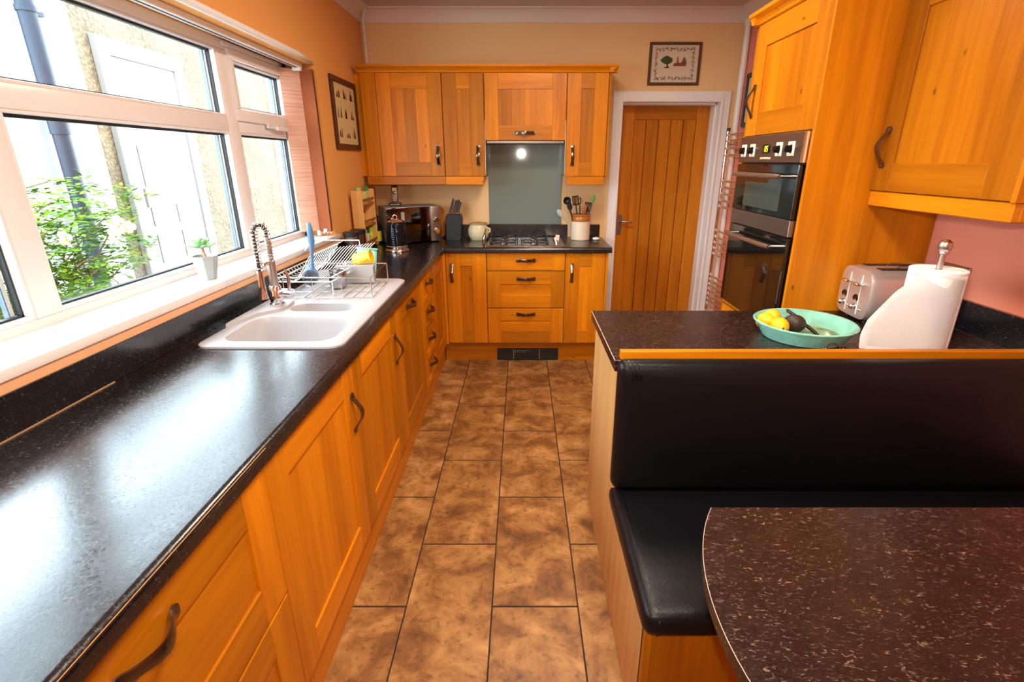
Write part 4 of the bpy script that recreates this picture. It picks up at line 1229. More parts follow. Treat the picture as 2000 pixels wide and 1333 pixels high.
jars = [(3.60, 1.222, 'green_lid', (.30, .48, .14), (.55, .50, .25), 'light green lid, nearest on the top shelf'), (3.655, 1.222, 'red_lid', (.55, .06, .02), (.70, .50, .05), 'red lid on the top shelf'),
        (3.71, 1.222, 'dkgreen', (.01, .20, .05), (.50, .50, .20), 'dark green lid on the top shelf'), (3.765, 1.222, 'green2', (.03, .30, .05), (.40, .42, .18), 'bright green lid on the top shelf'),
        (3.63, 1.078, 'black_lid', (.01, .01, .015), (.65, .38, .12), 'black lid alone on the middle shelf'),
        (3.62, .935, 'white_lid', (.75, .72, .70), (.62, .05, .02), 'white lid and red contents on the bottom shelf'), (3.70, .935, 'dgl', (.01, .12, .04), (.55, .45, .30), 'dark green lid on the bottom shelf'),
        (3.80, .935, 'ylw', (.45, .50, .02), (.55, .55, .05), 'yellow lid at the far end of the bottom shelf')]
for y, z, nm, lc, bc, lb in jars:
    t = thing('spice_jar', 'small spice jar with ' + lb, 'jar', (-1.108, y, z + .0005), group='spice jars in the wooden rack')
    lathe('glass', [(0, 0), (.020, 0), (.021, .003), (.021, .068), (.017, .078), (.017, .082)], (0, 0, 0), simple('spice_' + nm, bc, .15), t, 20, world=False)
    lathe('lid', [(.017, .082), (.021, .082), (.021, .106), (.018, .109), (0, .109)], (0, 0, 0), simple('lid_' + nm, lc, .35), t, 20, world=False)
dbt = thing('sauce_bottle', 'dark bottle with yellow label just behind the spice rack', 'bottle', (-1.085, 3.90, .91))
lathe('body', [(0, 0), (.026, 0), (.028, .004), (.028, .13), (.012, .165), (.012, .19)], (0, 0, 0), BLACKG, dbt, 24, world=False)
lathe('label', [(.0285, .02), (.0288, .02), (.0288, .095), (.0285, .095)], (0, 0, 0), simple('yellow_label', (.60, .55, .03), .5), dbt, 24, world=False)
lathe('cap', [(.013, .185), (.015, .185), (.015, .205), (0, .206)], (0, 0, 0), BLACKM, dbt, 20, world=False)

# ================================================================== PICTURES
pf = thing('framed_picture', 'dark red framed print of small brown figures on the window wall', 'picture', (XL, 3.68, 1.57))
y0, y1, z0, z1 = 3.435, 3.925, 1.572, 2.002; x0, x1 = XL + .0005, XL + .018; f = .035
box('frame', x0, x1, y0, y1, z0, z0 + f, DARKW, pf, .003); box('frame', x0, x1, y0, y1, z1 - f, z1, DARKW, pf, .003)
box('frame', x0, x1, y0, y0 + f, z0 + f, z1 - f, DARKW, pf, .003); box('frame', x0, x1, y1 - f, y1, z0 + f, z1 - f, DARKW, pf, .003)
ppr = box('print', x0, x0 + .008, y0 + f, y1 - f, z0 + f, z1 - f, simple('aged_paper', (.62, .50, .24), .7), pf)
FIGM = simple('brown_ink', (.17, .05, .04), .8)
for r_ in range(3):
    for c_ in range(3):
        yy = y0 + .115 + c_ * .135; zz = z0 + .095 + r_ * .118
        bm = bmesh.new()
        for k in range(5):
            a = r2.uniform(-.035, .03); hgt = r2.uniform(.02, .07); ww = r2.uniform(.010, .022)
            add_prism(bm, [(yy + a, zz - .02), (yy + a + ww, zz - .02), (yy + a + ww * .8, zz - .02 + hgt * .7), (yy + a + ww * .5, zz - .02 + hgt), (yy + a + ww * .15, zz - .02 + hgt * .6)], lambda u, v, w_: (w_, u, v), x0 + .008, x0 + .0088)
        obj('figure', bm, FIGM, ppr)
pf = thing('framed_picture', 'brown framed sampler with tree, village and leaf border above the door', 'picture', (1.13, YB, 2.036))
x0, x1, z0, z1, f = .943, 1.327, 2.036, 2.323, .020; y0, y1 = YB - .018, YB - .0005
for a, b, c, d in ((x0, x1, z0, z0 + f), (x0, x1, z1 - f, z1), (x0, x0 + f, z0 + f, z1 - f), (x1 - f, x1, z0 + f, z1 - f)): box('frame', a, b, y0, y1, c, d, BRNW, pf, .003)
ppr = box('print', x0 + f, x1 - f, y1 - .008, y1, z0 + f, z1 - f, PAPER, pf)
yp = y1 - .008


def flat(nm, poly, mat, par=ppr, th=.0006):
    return obj(nm, add_prism(bmesh.new(), poly, lambda u, v, w_: (u, w_, v), yp - th, yp), mat, par)


def blob(cx, cz, rx, rz, n=12, j=.15, rr=r2): return [(cx + rx * math.cos(2 * PI * k / n) * (1 + rr.uniform(-j, j)), cz + rz * math.sin(2 * PI * k / n) * (1 + rr.uniform(-j, j))) for k in range(n)]


flat('tree', blob(1.075, 2.205, .042, .026, 14), simple('sage_green', (.05, .08, .02), .9))
flat('tree_trunk', [(1.076, 2.155), (1.092, 2.155), (1.086, 2.185), (1.078, 2.185)], simple('trunk_brown', (.10, .05, .02), .9))
flat('grass', blob(1.08, 2.156, .025, .004, 10), simple('sage_green2', (.12, .11, .04), .9))
flat('village', [(1.125, 2.165), (1.22, 2.165), (1.222, 2.186), (1.205, 2.190), (1.16, 2.188), (1.13, 2.184)], simple('brick_print', (.26, .07, .035), .9))
flat('tower', [(1.148, 2.186), (1.166, 2.186), (1.165, 2.222), (1.158, 2.230), (1.150, 2.222)], simple('ochre_print', (.36, .19, .06), .9))
flat('church', [(1.185, 2.188), (1.222, 2.186), (1.220, 2.205), (1.207, 2.224), (1.198, 2.222), (1.190, 2.203)], simple('grey_print', (.16, .11, .10), .9))
LP_ = [simple('leaf_print_%d' % k, c, .9) for k, c in enumerate(((.22, .15, .15), (.20, .17, .10), (.28, .18, .17)))]
cnt = 0
bo = x0 + .055, x1 - .055, z0 + .048, z1 - .048
ring = [(bo[0] + (bo[1] - bo[0]) * k / 11, bo[2]) for k in range(12)] + [(bo[0] + (bo[1] - bo[0]) * k / 11, bo[3]) for k in range(12)] + [(bo[0], bo[2] + (bo[3] - bo[2]) * k / 7) for k in range(1, 7)] + [(bo[1], bo[2] + (bo[3] - bo[2]) * k / 7) for k in range(1, 7)]
for (cx, cz) in ring:
    bm = bmesh.new()
    for q in range(6):
        a = r2.uniform(0, 2 * PI); dx, dz = math.cos(a), math.sin(a); L1 = r2.uniform(.012, .021)
        add_prism(bm, [(cx, cz), (cx + dx * L1 * .5 - dz * .003, cz + dz * L1 * .5 + dx * .003), (cx + dx * L1, cz + dz * L1), (cx + dx * L1 * .5 + dz * .003, cz + dz * L1 * .5 - dx * .003)], lambda u, v, w_: (u, w_, v), yp - .0006, yp)
    obj('leaf_motif', bm, LP_[cnt % 3], ppr); cnt += 1
for a, b, z in ((1.06, 1.20, 2.145), (1.10, 1.16, 2.125)):
    bm = bmesh.new()
    x = a
    while x < b:
        l_ = r2.uniform(.006, .014); add_box(bm, x, x + l_, yp - .0005, yp, z, z + .003); x += l_ + .004
    obj('stitched_line', bm, simple('faint_stitch', (.50, .38, .30), .9), ppr)

# ================================================================== OVEN TOWER
OXF = 1.097
def fo_(u, d, z): return (OXF + d, u, z)
ot = thing('oven_cabinet', 'tall honey oak cabinet housing the built-in double oven', 'cabinet', (1.36, 2.38, 0))
box('side_panel', OXF, XR - .001, 2.056, 2.074, 0, 2.100, WZ, ot, .001)
box('side_panel', OXF, XR - .001, 2.686, 2.704, 0, 2.100, WZ, ot, .001)
box('carcass_top', OXF + .022, XR - .001, 2.074, 2.686, 1.612, 2.098, PZ, ot)
box('carcass_bottom', OXF + .022, XR - .001, 2.074, 2.686, .15, .795, PZ, ot)
box('shelf_front', OXF + .002, OXF + .03, 2.074, 2.686, .780, .800, WY, ot, .001)
box('back_board', XR - .02, XR - .001, 2.074, 2.686, .80, 1.612, PZ, ot)
front(ot, 'door', fo_, 2.076, 2.684, 1.613, 2.086, WZ, WY, WZ, st=.098, hnd=(2.643, 1.765, True), splits=3)
front(ot, 'door', fo_, 2.076, 2.684, .172, .778, WZ, WY, WZ, st=.098, hnd=(2.643, .65, True))
cb = bmesh.new(); add_prism(cb, cornice_poly(), lambda u, v, w_: (OXF + .002 + u, w_, 2.088 + v), 2.03, 2.735)
add_prism(cb, cornice_poly(), lambda u, v, w_: (w_, 2.704 - u, 2.088 + v), OXF - .03, XR - .002)
add_prism(cb, cornice_poly(), lambda u, v, w_: (w_, 2.058 + u, 2.088 + v), OXF - .03, XR - .30)
obj('cornice', cb, WY, ot)

ov = thing('double_oven', 'built-in stainless double oven with black glass doors', 'oven', (OXF, 2.38, .80))
box('body', OXF + .01, OXF + .50, 2.09, 2.67, .802, 1.608, BLACKM, ov, .002)
cpn = box('control_panel', OXF - .020, OXF + .01, 2.083, 2.678, 1.495, 1.608, STEELD, ov, .002)
box('panel_edge', OXF - .021, OXF + .008, 2.0805, 2.0835, 1.495, 1.608, CHROME, ov)
GLS = simple('oven_glass', (.004, .004, .004), .045, spec=.7)
tdr = box('top_door', OXF - .020, OXF + .01, 2.085, 2.678, 1.277, 1.488, GLS, ov, .002)
box('door_window', OXF - .0208, OXF - .0198, 2.20, 2.56, 1.30, 1.41, simple('oven_inner', (.045, .055, .045), .12), tdr)
box('divider_strip', OXF - .021, OXF + .01, 2.083, 2.678, 1.208, 1.275, STEELD, ov, .002)
ldr = box('lower_door', OXF - .020, OXF + .01, 2.085, 2.678, .806, 1.204, GLS, ov, .002)
for par, z in ((tdr, 1.442), (ldr, 1.160)):
    h = tube('door_handle', [(OXF - .055, 2.155, z), (OXF - .062, 2.19, z), (OXF - .062, 2.58, z), (OXF - .055, 2.63, z)], [.008, .0105, .0105, .008], STEEL, par, 14)
    for yy in (2.16, 2.625): tube('handle_post', [(OXF - .02, yy, z), (OXF - .056, yy, z)], .006, CHROME, par, 10)
for yy in (2.625, 2.530, 2.272, 2.170):
    k = box('knob_square', OXF - .022, OXF - .020, yy - .028, yy + .028, 1.520, 1.575, simple('white_knob_plate', (.74, .68, .60), .35), cpn, .001)
    bm = add_lathe(bmesh.new(), [(0, .022), (.012, .022), (.015, .003), (.017, 0)], (0, 0, 0), 20, 1, .75); bm.transform(Matrix.Translation((OXF - .022, yy, 1.547)) @ Matrix.Rotation(-PI / 2, 4, 'Y'))
    obj('knob', bm, BLACKG, cpn, smooth=True, angle=40)
box('clock_window', OXF - .0215, OXF - .020, 2.350, 2.425, 1.532, 1.570, BLACKG, cpn)
for ti, (yy, txt) in enumerate(((2.388, '05'),)):
    cu = bpy.data.curves.new('clock_digits', 'FONT'); cu.body = txt; cu.size = .036; cu.extrude = .0003; cu.align_x = 'CENTER'
    to = bpy.data.objects.new('tmp', cu); COL.objects.link(to); bpy.context.view_layer.update()
    me = bpy.data.meshes.new_from_object(to.evaluated_get(bpy.context.evaluated_depsgraph_get())); bpy.data.objects.remove(to)
    b4 = bmesh.new(); b4.from_mesh(me); b4.transform(Matrix.Translation((OXF - .0218, yy, 1.539)) @ Matrix(((0, 0, -1, 0), (-1, 0, 0, 0), (0, 1, 0, 0), (0, 0, 0, 1))))
    obj('clock_digits', b4, simple('led_green', (.55, .75, .04), .4, emit=1.6), cpn)
for k in range(6):
    bm = add_lathe(bmesh.new(), [(0, .004), (.004, .004), (.005, 0)], (0, 0, 0), 10); bm.transform(Matrix.Translation((OXF - .020, 2.345 + .017 * k, 1.512)) @ Matrix.Rotation(-PI / 2, 4, 'Y'))
    obj('button', bm, simple('button_cream', (.72, .58, .40), .4), cpn, smooth=True)

# ================================================================== RIGHT WALL CABINET
RXF = 1.347
def fr2(u, d, z): return (RXF + d, u, z)
rcb = thing('wall_cabinet', 'large single-door wall cabinet above the bread and toaster corner on the right', 'cabinet', (1.5, 1.75, 1.39))
rcb['label'] = 'large single-door wall cabinet above the toaster at the upper right'
obj('carcass', add_box(bmesh.new(), RXF + .021, XR - .001, 1.452, 2.055, 1.396, 2.085, bev=0), WZ, rcb)
front(rcb, 'door', fr2, 1.452, 2.054, 1.394, 2.085, WZ, WY, WZ, st=.100, th=.02, hnd=(2.010, 1.548, True), splits=2)
box('end_panel', RXF - .001, XR - .001, 1.434, 1.451, 1.392, 2.09, WZ, rcb, .001)
box('light_rail', RXF + .006, RXF + .03, 1.440, 2.055, 1.338, 1.393, WY, rcb, .003)
box('light_rail', RXF + .03, XR - .001, 1.440, 1.462, 1.338, 1.391, WX, rcb, .003)
box('cabinet_back', XR - .001, XR + .02, 1.434, 1.486, 1.392, 2.09, WZ, rcb)
cb = bmesh.new(); add_prism(cb, cornice_poly(), lambda u, v, w_: (RXF + .002 + u, w_, 2.088 + v), 1.40, 2.055)
add_prism(cb, cornice_poly(), lambda u, v, w_: (w_, 1.436 + u, 2.088 + v), RXF - .03, XR - .002)
obj('cornice', cb, WY, rcb)

# ================================================================== TOWEL RAIL, pipe, dark frame on the right wall
tr = thing('towel_rail', 'tall chrome ladder towel rail on the terracotta wall beside the door', 'towel rail', (1.58, 3.86, .3))
for y in (4.13, 3.62): tube('upright', [(1.556, y, .33), (1.556, y, 1.71)], .014, CHROME, tr, 14); 
tube('end_cap', [(1.556, 4.13, 1.708), (1.556, 4.13, 1.735)], .013, BLACKM, tr, 12)
from math import tan
rows = [1.683, 1.642, 1.590, 1.540, 1.357, 1.312, 1.265, 1.215, 1.170, .985, .935, .890, .845, .800, .63, .59, .55, .51, .47, .43, .39]
for z in rows:
    tube('rung', [(1.556, 4.13, z), (1.543, 4.10, z), (1.536, 4.0, z), (1.533, 3.875, z), (1.536, 3.75, z), (1.543, 3.65, z), (1.556, 3.62, z)], .009, CHROME, tr, 10)
for y in (4.13, 3.62):
    for z in (.42, 1.62): tube('bracket', [(1.556, y, z), (XR, y, z)], .008, CHROME, tr, 8)
pi_ = thing('wall_pipe', 'white painted vertical pipe in the back corner by the towel rail', 'pipe', (1.60, 4.16, 0), group='white painted corner pipes')
tube('pipe', [(1.617, 4.165, .0), (1.617, 4.165, 2.40), (1.617, 4.160, 2.452)], .0215, WHITE, pi_, 16)
lathe('socket_joint', [(.0215, 0), (.027, .002), (.027, .04), (.0215, .046)], (1.617, 4.163, 2.405), WHITE, pi_, 16)
pi_ = thing('wall_pipe', 'thin cream painted pipe in the corner above the left wall cabinet', 'pipe', (-1.13, 4.20, 2.1), group='white painted corner pipes')
tube('pipe', [(-1.137, 4.215, 2.13), (-1.137, 4.215, 2.46), (-1.130, 4.21, 2.49), (-1.105, 4.19, 2.529)], .0105, COVE, pi_, 12)
pf = thing('framed_picture', 'black framed picture seen edge-on beside the oven tower', 'picture', (XR, 3.9, 1.74))
for a, b, c, d in ((3.72, 4.08, 1.735, 1.765), (3.72, 4.08, 2.06, 2.09), (3.72, 3.75, 1.765, 2.06), (4.05, 4.08, 1.765, 2.06)): box('frame', XR - .022, XR - .0005, a, b, c, d, BLACKM, pf, .002)
box('print', XR - .010, XR - .0005, 3.75, 4.05, 1.765, 2.06, PAPER, pf)

# ================================================================== PENINSULA
PX = .312
bm = bmesh.new()
add_box(bm, .295, XR - .022, 1.488, 2.052, .872, .910, .0015)
pt = obj('worktop', bm, WARMTOP); tag(pt, 'dark speckled peninsula worktop behind the bench seat', 'worktop')
box('edge_seam', .2935, .2955, 1.489, 2.050, .9075, .9100, simple('seam_line', (.55, .38, .30), .5), pt)
u = thing('upstand', 'black speckled upstand on the salmon wall behind the paper towel', 'upstand', (XR, 1.6, .91), group='black worktop upstands')
box('strip', XR - .020, XR - .001, 1.489, 2.054, .9105, 1.020, BLACKTOP, u, .001)
pc = thing('peninsula_cabinet', 'peninsula base cabinet with plain pale oak end panel', 'cabinet', (1.0, 1.76, 0))
box('end_panel', PX, PX + .018, 1.488, 2.030, .0, .871, PZ, pc, .001)
box('carcass', PX + .018, XR - .005, 1.50, 2.01, .10, .871, PZ, pc)
bt = box('wood_batten', .312, XR - .022, 1.490, 1.514, .9105, .939, WX, None, .002)
tag(bt, 'honey oak batten along the top of the bench back', 'batten')

# ================================================================== BENCH SEAT
bn = thing('bench_seat', 'black leather bench with cushioned back and boarded oak side', 'bench', (.95, 1.2, 0))
# tongue and groove side boards
ys = [.968 + k * .0855 for k in range(7)]
for a, b in zip(ys, ys[1:]): box('board', PX - .002, PX + .014, a + .0025, b - .0025, 0, .386, PZ, bn, .004)
box('board_top_trim', PX - .004, PX + .014, 1.455, 1.482, .386, .470, PZ, bn, .002)
box('side_backing', PX + .014, PX + .02, .968, 1.48, 0, .384, PZ, bn)
box('front_panel', PX + .02, XN - .005, .985, 1.003, 0, .386, WZ, bn, .001)
box('back_panel', PX + .01, XR - .005, 1.4855, 1.4865, .38, .909, PZ, bn)
box('corner_bead', PX - .002, PX + .02, .958, .984, 0, .386, WZ, bn, .002)


def cushion(name, x0, x1, y0, y1, z0, z1, r, bulge, axis):
    t = bmesh.new(); add_box(t, x0, x1, y0, y1, z0, z1)
    bmesh.ops.bevel(t, geom=t.edges[:], offset=r, segments=5, affect='EDGES', profile=.5)
    geo = [f for f in t.faces if f.calc_area() > .01]
    bmesh.ops.subdivide_edges(t, edges=t.edges[:], cuts=0)
    bmesh.ops.triangulate(t, faces=[])
    return t


def softbox(x0, x1, y0, y1, z0, z1, r, nx=40, ny=10, nz=10, bul=(0, 0, 0), pw=6):
    """superellipsoid-edged box from a subdivided cube"""
    t = bmesh.new()
    cx, cy, cz = (x0 + x1) / 2, (y0 + y1) / 2, (z0 + z1) / 2; hx, hy, hz = (x1 - x0) / 2, (y1 - y0) / 2, (z1 - z0) / 2
    def grid(fn, na, nb):
        P_ = [[t.verts.new(fn(a / na * 2 - 1, b / nb * 2 - 1)) for b in range(nb + 1)] for a in range(na + 1)]
        for a in range(na):
            for b in range(nb): t.faces.new([P_[a][b], P_[a + 1][b], P_[a + 1][b + 1], P_[a][b + 1]])
    for s in (-1, 1):
        grid(lambda a, b, s=s: (s, a, b), ny, nz); grid(lambda a, b, s=s: (a, s, b), nx, nz); grid(lambda a, b, s=s: (a, b, s), nx, ny)
    bmesh.ops.remove_doubles(t, verts=t.verts[:], dist=1e-5)
    for v in t.verts:
        p_ = Vector((v.co.x * hx, v.co.y * hy, v.co.z * hz))
        # concentrate grid near the ends
        def warp(val, h):
            s_ = 1 if val >= 0 else -1; q = min(1.0, abs(val) / h); q = 1 - (1 - q) ** 1.6; return s_ * q * h
        p_ = Vector((warp(p_.x, hx), warp(p_.y, hy), warp(p_.z, hz)))
        core = Vector((max(-hx + r, min(hx - r, p_.x)), max(-hy + r, min(hy - r, p_.y)), max(-hz + r, min(hz - r, p_.z))))
        d = p_ - core
        if d.length > 1e-9: p_ = core + d.normalized() * r
        fx = 1 - (abs(p_.x) / hx) ** pw; fy = 1 - min(1, abs(p_.y) / hy) ** 3; fz = 1 - min(1, abs(p_.z) / hz) ** 3
        if bul[1]: p_.y -= bul[1] * max(0, fx) * max(0, fz) * (1 if p_.y < 0 else 0)
        if bul[2]: p_.z += bul[2] * max(0, fx) * max(0, fy) * (1 if p_.z > 0 else 0)
        v.co = Vector((cx, cy, cz)) + p_
    return t


sc_ = obj('seat_cushion', softbox(.298, XN - .006, .932, 1.484, .388, .466, .030, bul=(0, 0, .006)), LEATHER, bn, smooth=True)
obj('piping', add_tube(bmesh.new(), [(.330, .952, .4605), (.330, 1.2, .4655), (.332, 1.42, .465)], .0028, 8), LEATHER, sc_, smooth=True)
obj('piping', add_tube(bmesh.new(), [(.3365, .935, .452), (.333, .932, .43), (.333, .933, .405)], .0025, 8), LEATHER, sc_, smooth=True)
bc = obj('back_cushion', softbox(.298, XN - .006, 1.424, 1.485, .468, .926, .028, nz=16, bul=(0, .022, 0)), LEATHER, bn, smooth=True)
# gathered pleat at the upper left corner
for k in range(3):
    obj('corner_pleat', add_tube(bmesh.new(), [(.320 + .012 * k, 1.45, .9255), (.326 + .013 * k, 1.430, .915), (.335 + .012 * k, 1.421, .895), (.343 + .012 * k, 1.414, .870)], [.002, .004, .0035, .001], 8), LEATHER, bc, smooth=True)

# ================================================================== TABLE
tbt = thing('dining_table', 'dark speckled dining table with bowed end in the near right corner', 'table', (.95, .66, 0))
poly = [(XN - .004, .985), (.441, .985)]
cyc, chord, sag = .662, .323, .095
Rr = (chord ** 2 + sag ** 2) / (2 * sag); ccx = .346 + Rr
a0 = math.asin(chord / Rr)
for k in range(1, 24):
    a = a0 - 2 * a0 * k / 24; poly.append((ccx - Rr * math.cos(a), cyc + Rr * math.sin(a)))
poly += [(.441, .339), (XN - .004, .339)]
bm = add_prism(bmesh.new(), poly, lambda u, v, w_: (u, v, w_), .712, .742)
obj('tabletop', bm, WARMTOP, tbt)
seam = [(x, y, .7415) for x, y in poly[1:-1]] + [(XN - .01, .339, .7415)]
obj('edge_seam', add_tube(bmesh.new(), seam, .0008, 5), simple('seam_line', (.55, .38, .30), .5), tbt)
lathe('pedestal', [(0, .04), (.035, .04), (.035, .70), (.09, .705), (.09, .7115), (0, .7115)], (1.05, .66, 0), STEEL, tbt, 24)
lathe('pedestal_base', [(0, 0), (.22, 0), (.22, .008), (.05, .035), (.035, .04), (0, .04)], (1.05, .66, 0), STEEL, tbt, 32)

# ================================================================== FRUIT DISH
DCX, DCY = 1.003, 1.722
fd = thing('fruit_dish', 'wide turquoise glazed dish on the peninsula worktop', 'dish', (DCX, DCY, .91))
lathe('body', [(0, .0), (.128, 0), (.134, .002), (.150, .030), (.158, .046), (.166, .050), (.168, .055), (.163, .058), (.155, .056), (.147, .040), (.130, .010), (.120, .007), (0, .007)], (0, 0, 0), TEAL, fd, 64, world=False)
lathe('glaze_pool', [(0, .0085), (.110, .0085), (.125, .011), (.120, .0075)], (0, 0, 0), simple('brown_green_glaze', (.20, .24, .12), .12, var=.5, vscale=30), fd, 48, world=False)
def ell(name, label, cat, loc, sc, mat, rot=(0, 0, 0), tip=0.0, group=None):
    t = thing(name, label, cat, loc, group=group); t.rotation_euler = rot
    bm = bmesh.new(); bmesh.ops.create_uvsphere(bm, u_segments=24, v_segments=16, radius=1)
    for v in bm.verts:
        q = v.co.copy()
        if tip and abs(q.z) > .8: q.z *= 1 + tip * (abs(q.z) - .8) * 5
        v.co = Vector((q.x * sc[0], q.y * sc[1], q.z * sc[2]))
    obj('fruit', bm, mat, t, smooth=True, world=False)
    lathe('stem_end', [(0, .003), (.003, .002), (.004, 0)], (0, 0, sc[2] * (1 + tip)), simple('stem_scar', (.10, .07, .03), .7), t, 8, world=False)
    return t
LEM = simple('lemon_peel', (.86, .52, .008), .38, bump=.5, bscale=350)
LG = 'lemons in the turquoise dish'
ell('lemon', 'left lemon of the rear pair in the turquoise dish', 'lemon', (DCX - .113, DCY + .052, .951), (.030, .030, .033), LEM, (1.2, .3, .4), .12, LG)
ell('lemon', 'rear right lemon touching the avocado in the turquoise dish', 'lemon', (DCX - .070, DCY + .093, .951), (.031, .031, .034), LEM, (1.3, -.5, .2), .12, LG)
ell('lemon', 'front lemon lowest in the turquoise dish beside the paper slip', 'lemon', (DCX - .090, DCY - .008, .950), (.031, .031, .036), LEM, (1.4, .9, -.3), .12, LG)
ell('avocado', 'dark brown avocado beside the lemons in the turquoise dish', 'avocado', (DCX - .026, DCY + .018, .951), (.034, .033, .040), simple('avocado_skin', (.030, .014, .010), .42, bump=.9, bscale=220), (1.25, .6, .5))
bp_ = thing('dried_stalk', 'thin black curved stalk leaning across the turquoise dish', 'stalk', (DCX + .02, DCY + .02, .92))
bp_['label'] = 'thin black curved stalk leaning across the turquoise dish'
tube('stalk', [(DCX - .010, DCY + .105, .975), (DCX + .003, DCY + .075, .965), (DCX + .018, DCY + .030, .947), (DCX + .036, DCY - .010, .929), (DCX + .041, DCY - .030, .923)], [.006, .0065, .006, .0065, .0045], simple('blackened_stalk', (.015, .010, .008), .4), bp_, 10)
lathe('stalk_tip', [(0, 0), (.006, 0), (.006, .003), (0, .003)], (DCX - .010, DCY + .105, .9765), simple('stalk_tip', (.05, .03, .02), .6), bp_, 10)
def slip(name, label, cat, pts, mat, z):
    t = thing(name, label, cat, (pts[0][0], pts[0][1], z))
    bm = bmesh.new(); v = [bm.verts.new((x, y, zz)) for x, y, zz in pts]; bm.faces.new(v)
    r_ = bmesh.ops.extrude_face_region(bm, geom=bm.faces[:]); 
    for e in r_['geom']:
        if isinstance(e, bmesh.types.BMVert): e.co.z += .0012
    obj('paper', bm, mat, t)
    return t
sl = slip('paper_slip', 'white and blue paper slip tucked under the front lemon', 'paper', [(DCX - .128, DCY - .055, .957), (DCX - .122, DCY - .040, .950), (DCX - .035, DCY - .085, .932), (DCX - .045, DCY - .105, .940)], simple('white_blue_paper', (.60, .68, .82), .6), .93)
sl = slip('herb_packet', 'small green and white herb packet at the near side of the dish', 'packet', [(DCX - .035, DCY - .100, .936), (DCX - .028, DCY - .080, .925), (DCX + .030, DCY - .100, .921), (DCX + .020, DCY - .118, .931)], simple('green_packet', (.20, .42, .14), .5, var=.6, vscale=70), .92)
for k, (ax, ay) in enumerate(((.02, .07), (.035, .062), (.075, .05), (.10, .045), (.03, -.03), (.085, -.07))):
    pass

# ================================================================== PAPER TOWEL
rt = thing('paper_towel', 'white kitchen paper roll on a steel stand with loose end hanging', 'kitchen roll', (1.326, 1.60, .9105))
lathe('stand_base', [(0, 0), (.078, 0), (.080, .003), (.078, .006), (0, .006)], (0, 0, 0), STEEL, rt, 40, world=False)
lathe('pole', [(.009, .006), (.009, .315), (.013, .318), (.0125, .322), (.0175, .328), (.0205, .340), (.0175, .352), (.008, .359), (0, .360)], (0, 0, 0), STEEL, rt, 24, world=False)
rl = lathe('roll', [(.020, .008), (.0765, .008), (.0775, .010), (.0775, .266), (.0755, .268), (.021, .268), (.019, .266), (.019, .010), (.020, .008)], (0, 0, 0), TOWEL, rt, 56, world=False)
# loose sheet: leaves the roll tangentially at the front and flares out to the left lower down
bm = bmesh.new(); NZ, NU = 18, 14; Pg = []
for i in range(NZ + 1):
    z = .008 + .250 * i / NZ; q = i / NZ
    zz_ = [0, .010, .057, .105, .153, .200, .232, .246, .27]; xx_ = [-.209, -.214, -.219, -.207, -.173, -.138, -.1, -.079, -.079]
    jj = max(k for k in range(8) if zz_[k] <= z); xe = xx_[jj] + (xx_[jj + 1] - xx_[jj]) * (z - zz_[jj]) / (zz_[jj + 1] - zz_[jj])
    row = []
    for j in range(NU + 1):
        s = j / NU
        if s < .35:
            a = -PI / 2 + .5 - (s / .35) * .5
            x, y = .0785 * math.cos(a), .0785 * math.sin(a)
        else:
            e = (s - .35) / .65
            x = xe * e; y = -.0785 + .0535 * e ** 1.5
            if xe > -.0800: y = -math.sqrt(max(1e-6, .0785 ** 2 - x * x))
        row.append(bm.verts.new((x, y - .0006, z)))
    Pg.append(row)
for i in range(NZ):
    for j in range(NU): bm.faces.new([Pg[i][j], Pg[i][j + 1], Pg[i + 1][j + 1], Pg[i + 1][j]])
bmesh.ops.solidify(bm, geom=bm.faces[:], thickness=.0008)
obj('loose_sheet', bm, TOWEL, rt, smooth=True, world=False)

# ================================================================== TOASTER
ta = thing('toaster', 'brushed silver four-slot toaster against the oven tower panel', 'toaster', (1.297, 1.935, .910), math.radians(-3))
TL, TWh, TH = .300, .106, .196
def toaster_body():
    bm = bmesh.new(); n = 40; rings = []
    outline = []
    for k in range(n):
        a = 2 * PI * k / n; e = .36
        c_, s_ = math.cos(a), math.sin(a)
        outline.append((math.copysign(abs(c_) ** e, c_), math.copysign(abs(s_) ** e, s_)))
    # cross-section in (y,z), swept along x with rounded ends
    xs = [0, .004, .014, .032, .06, TL / 2, TL - .06, TL - .03, TL - .012, TL]
    fs = [.90, .93, .96, .985, 1.0, 1.0, 1.0, .98, .94, .86]
    for x, f_ in zip(xs, fs):
        ring = []
        for c_, s_ in outline:
            y = c_ * TWh * (.5 + .5 * f_) ; z = .012 + TH / 2 + s_ * TH / 2 * (.5 + .5 * f_)
            if s_ > 0: y *= 1 - .10 * s_ ** 2
            ring.append(bm.verts.new((x, y, z)))
        rings.append(ring)
    for A, B in zip(rings, rings[1:]):
        for k in range(n): bm.faces.new([A[k], A[(k + 1) % n], B[(k + 1) % n], B[k]])
    bm.faces.new(rings[0]); bm.faces.new(rings[-1][::-1])
    return bm
obj('body', toaster_body(), simple('toaster_silver', (.66, .65, .65), .33, .75), ta, smooth=True, world=False, angle=45)
for y in (-.038, .038):
    box('lever_slot', -.0015, .002, y - .002, y + .002, .030, .182, simple('white_line', (.80, .80, .80), .4), ta, world=False)
    bm = bmesh.new(); s = bmesh.new(); bmesh.ops.create_uvsphere(s, u_segments=14, v_segments=8, radius=1)
    s.transform(Matrix.Translation((-.014, y, .150)) @ Matrix.Diagonal((.018, .028, .007, 1))); merge(bm, s); add_box(bm, -.012, .003, y - .0025, y + .0025, .140, .150)
    obj('lever', bm, CHROME, ta, smooth=True, world=False, angle=40)
